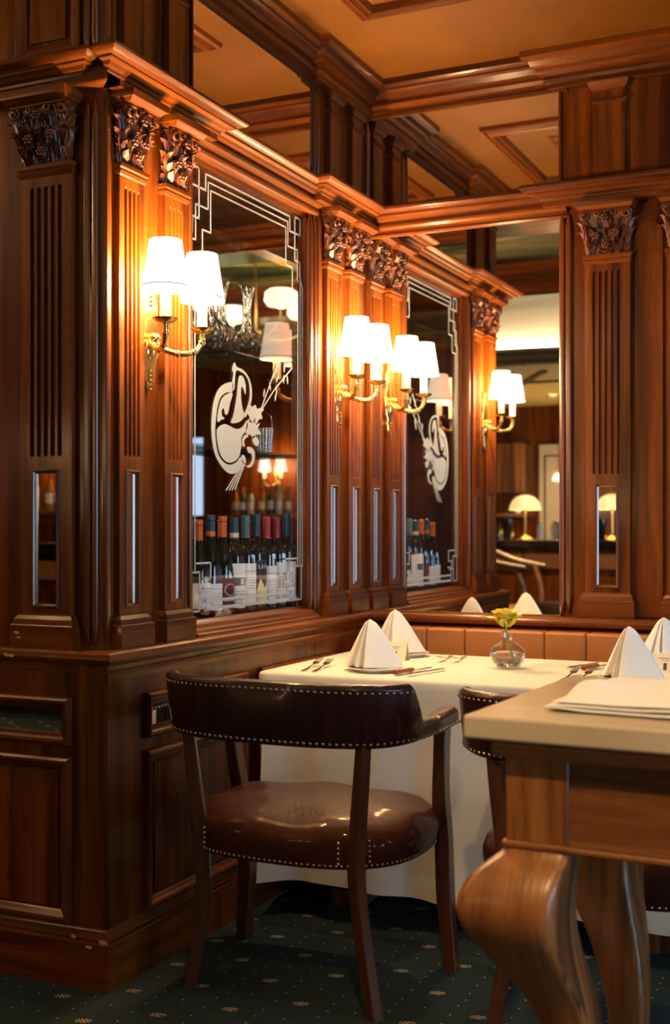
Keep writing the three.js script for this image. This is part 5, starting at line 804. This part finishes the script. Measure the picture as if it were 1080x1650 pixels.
// ------------------------------------------------------------------ chandelier and ceiling lights
{
  const t = thing('chandelier', 'chandelier with round milk glass shades, seen behind the etched glass', 'lamp', [-3.70, 0, -2.02]);
  part('ceiling_canopy', lathe([[0, 2.88], [0.05, 2.885], [0.075, 2.905], [0.08, CEIL], [0, CEIL]], 24), mBrass, t);
  part('rod', cyl(0, 2.42, 2.9, 0, 0.008, 0.008, 8), mBrass, t);
  part('hub', ball(0, 2.42, 0, 0.035, 14, 10), mBrass, t);
  const mMilk = phys({ color: new THREE.Color(0.95, 0.9, 0.8), roughness: 0.35, emissive: new THREE.Color(1.0, 0.84, 0.58), emissiveIntensity: 1.7 });
  for (let k = 0; k < 4; k++) {
    const a = k / 4 * 2 * PI - 0.605, c = Math.cos(a), s = Math.sin(a), R = 0.34;
    part('arm', tube([[0, 2.42, 0], [c * R * 0.45, 2.39, s * R * 0.45], [c * R * 0.9, 2.44, s * R * 0.9], [c * R, 2.53, s * R]], 0.006, 18, 6), mBrass, t);
    part('lamp_shade', lathe([[0.02, 2.53], [0.085, 2.545], [0.105, 2.575], [0.10, 2.625], [0.075, 2.645], [0.03, 2.65], [0.0, 2.65]], 28, 1.0).translate(c * R, 0, s * R), mMilk, t);
    const L = new THREE.PointLight(WARM, LIGHT.pendant); L.position.set(c * R, 2.60, s * R); L.name = 'chandelier_light'; L.castShadow = true; L.shadow.radius = 2; t.add(L);
  }
}
const downGlow = phys({ color: 0xffffff, emissive: new THREE.Color(1, 0.82, 0.55), emissiveIntensity: 6 });
[[-3.1, -3.5, 'recessed ceiling light over the neighbouring booth', 1.4, 1.15], [-1.05, -3.66, 'recessed ceiling light straight above the corner table', 11, 0.55, CEIL, SOFT], [-0.25, -0.55, 'recessed ceiling spotlight aimed at the stone-topped console', 36, 0.36, CEIL, WARM, [-0.15, -2.1, -1.5]], [1.2, -1.2, 'recessed ceiling light by the daylight window', 0.8, 1.0], [-5.2, 0.1, 'recessed ceiling light in front of the left end of the bar', 26, 0.45], [-2.75, 0.15, 'recessed light under the bar canopy', 26, 0.8, 2.345], [-2.75, 1.60, 'recessed light under the bar canopy, nearer the shelves', 9, 1.1, 2.345]].forEach(([x, z, l, k, cone, y = CEIL, col = WARM, aim = [0, -2.5, 0]]) => {
  const t = thing('ceiling_light', l, 'lamp', [x, y, z], 0, 'recessed ceiling lights');
  part('light_rim', lathe([[0.040, -0.001], [0.042, -0.008], [0.056, -0.006], [0.058, 0.0]], 28), mBrass, t);
  part('light_disc', lathe([[0, -0.002], [0.041, -0.002]], 24), downGlow, t);
  const L = new THREE.SpotLight(col, LIGHT.down * k, 0, cone, 0.8); L.position.set(0, -0.02, 0); L.target.position.set(...aim); L.name = 'ceiling_light_beam'; L.castShadow = true; L.shadow.radius = 2; t.add(L); t.add(L.target); L.target.name = 'ceiling_light_aim';
});

renderer.render(scene, camera);
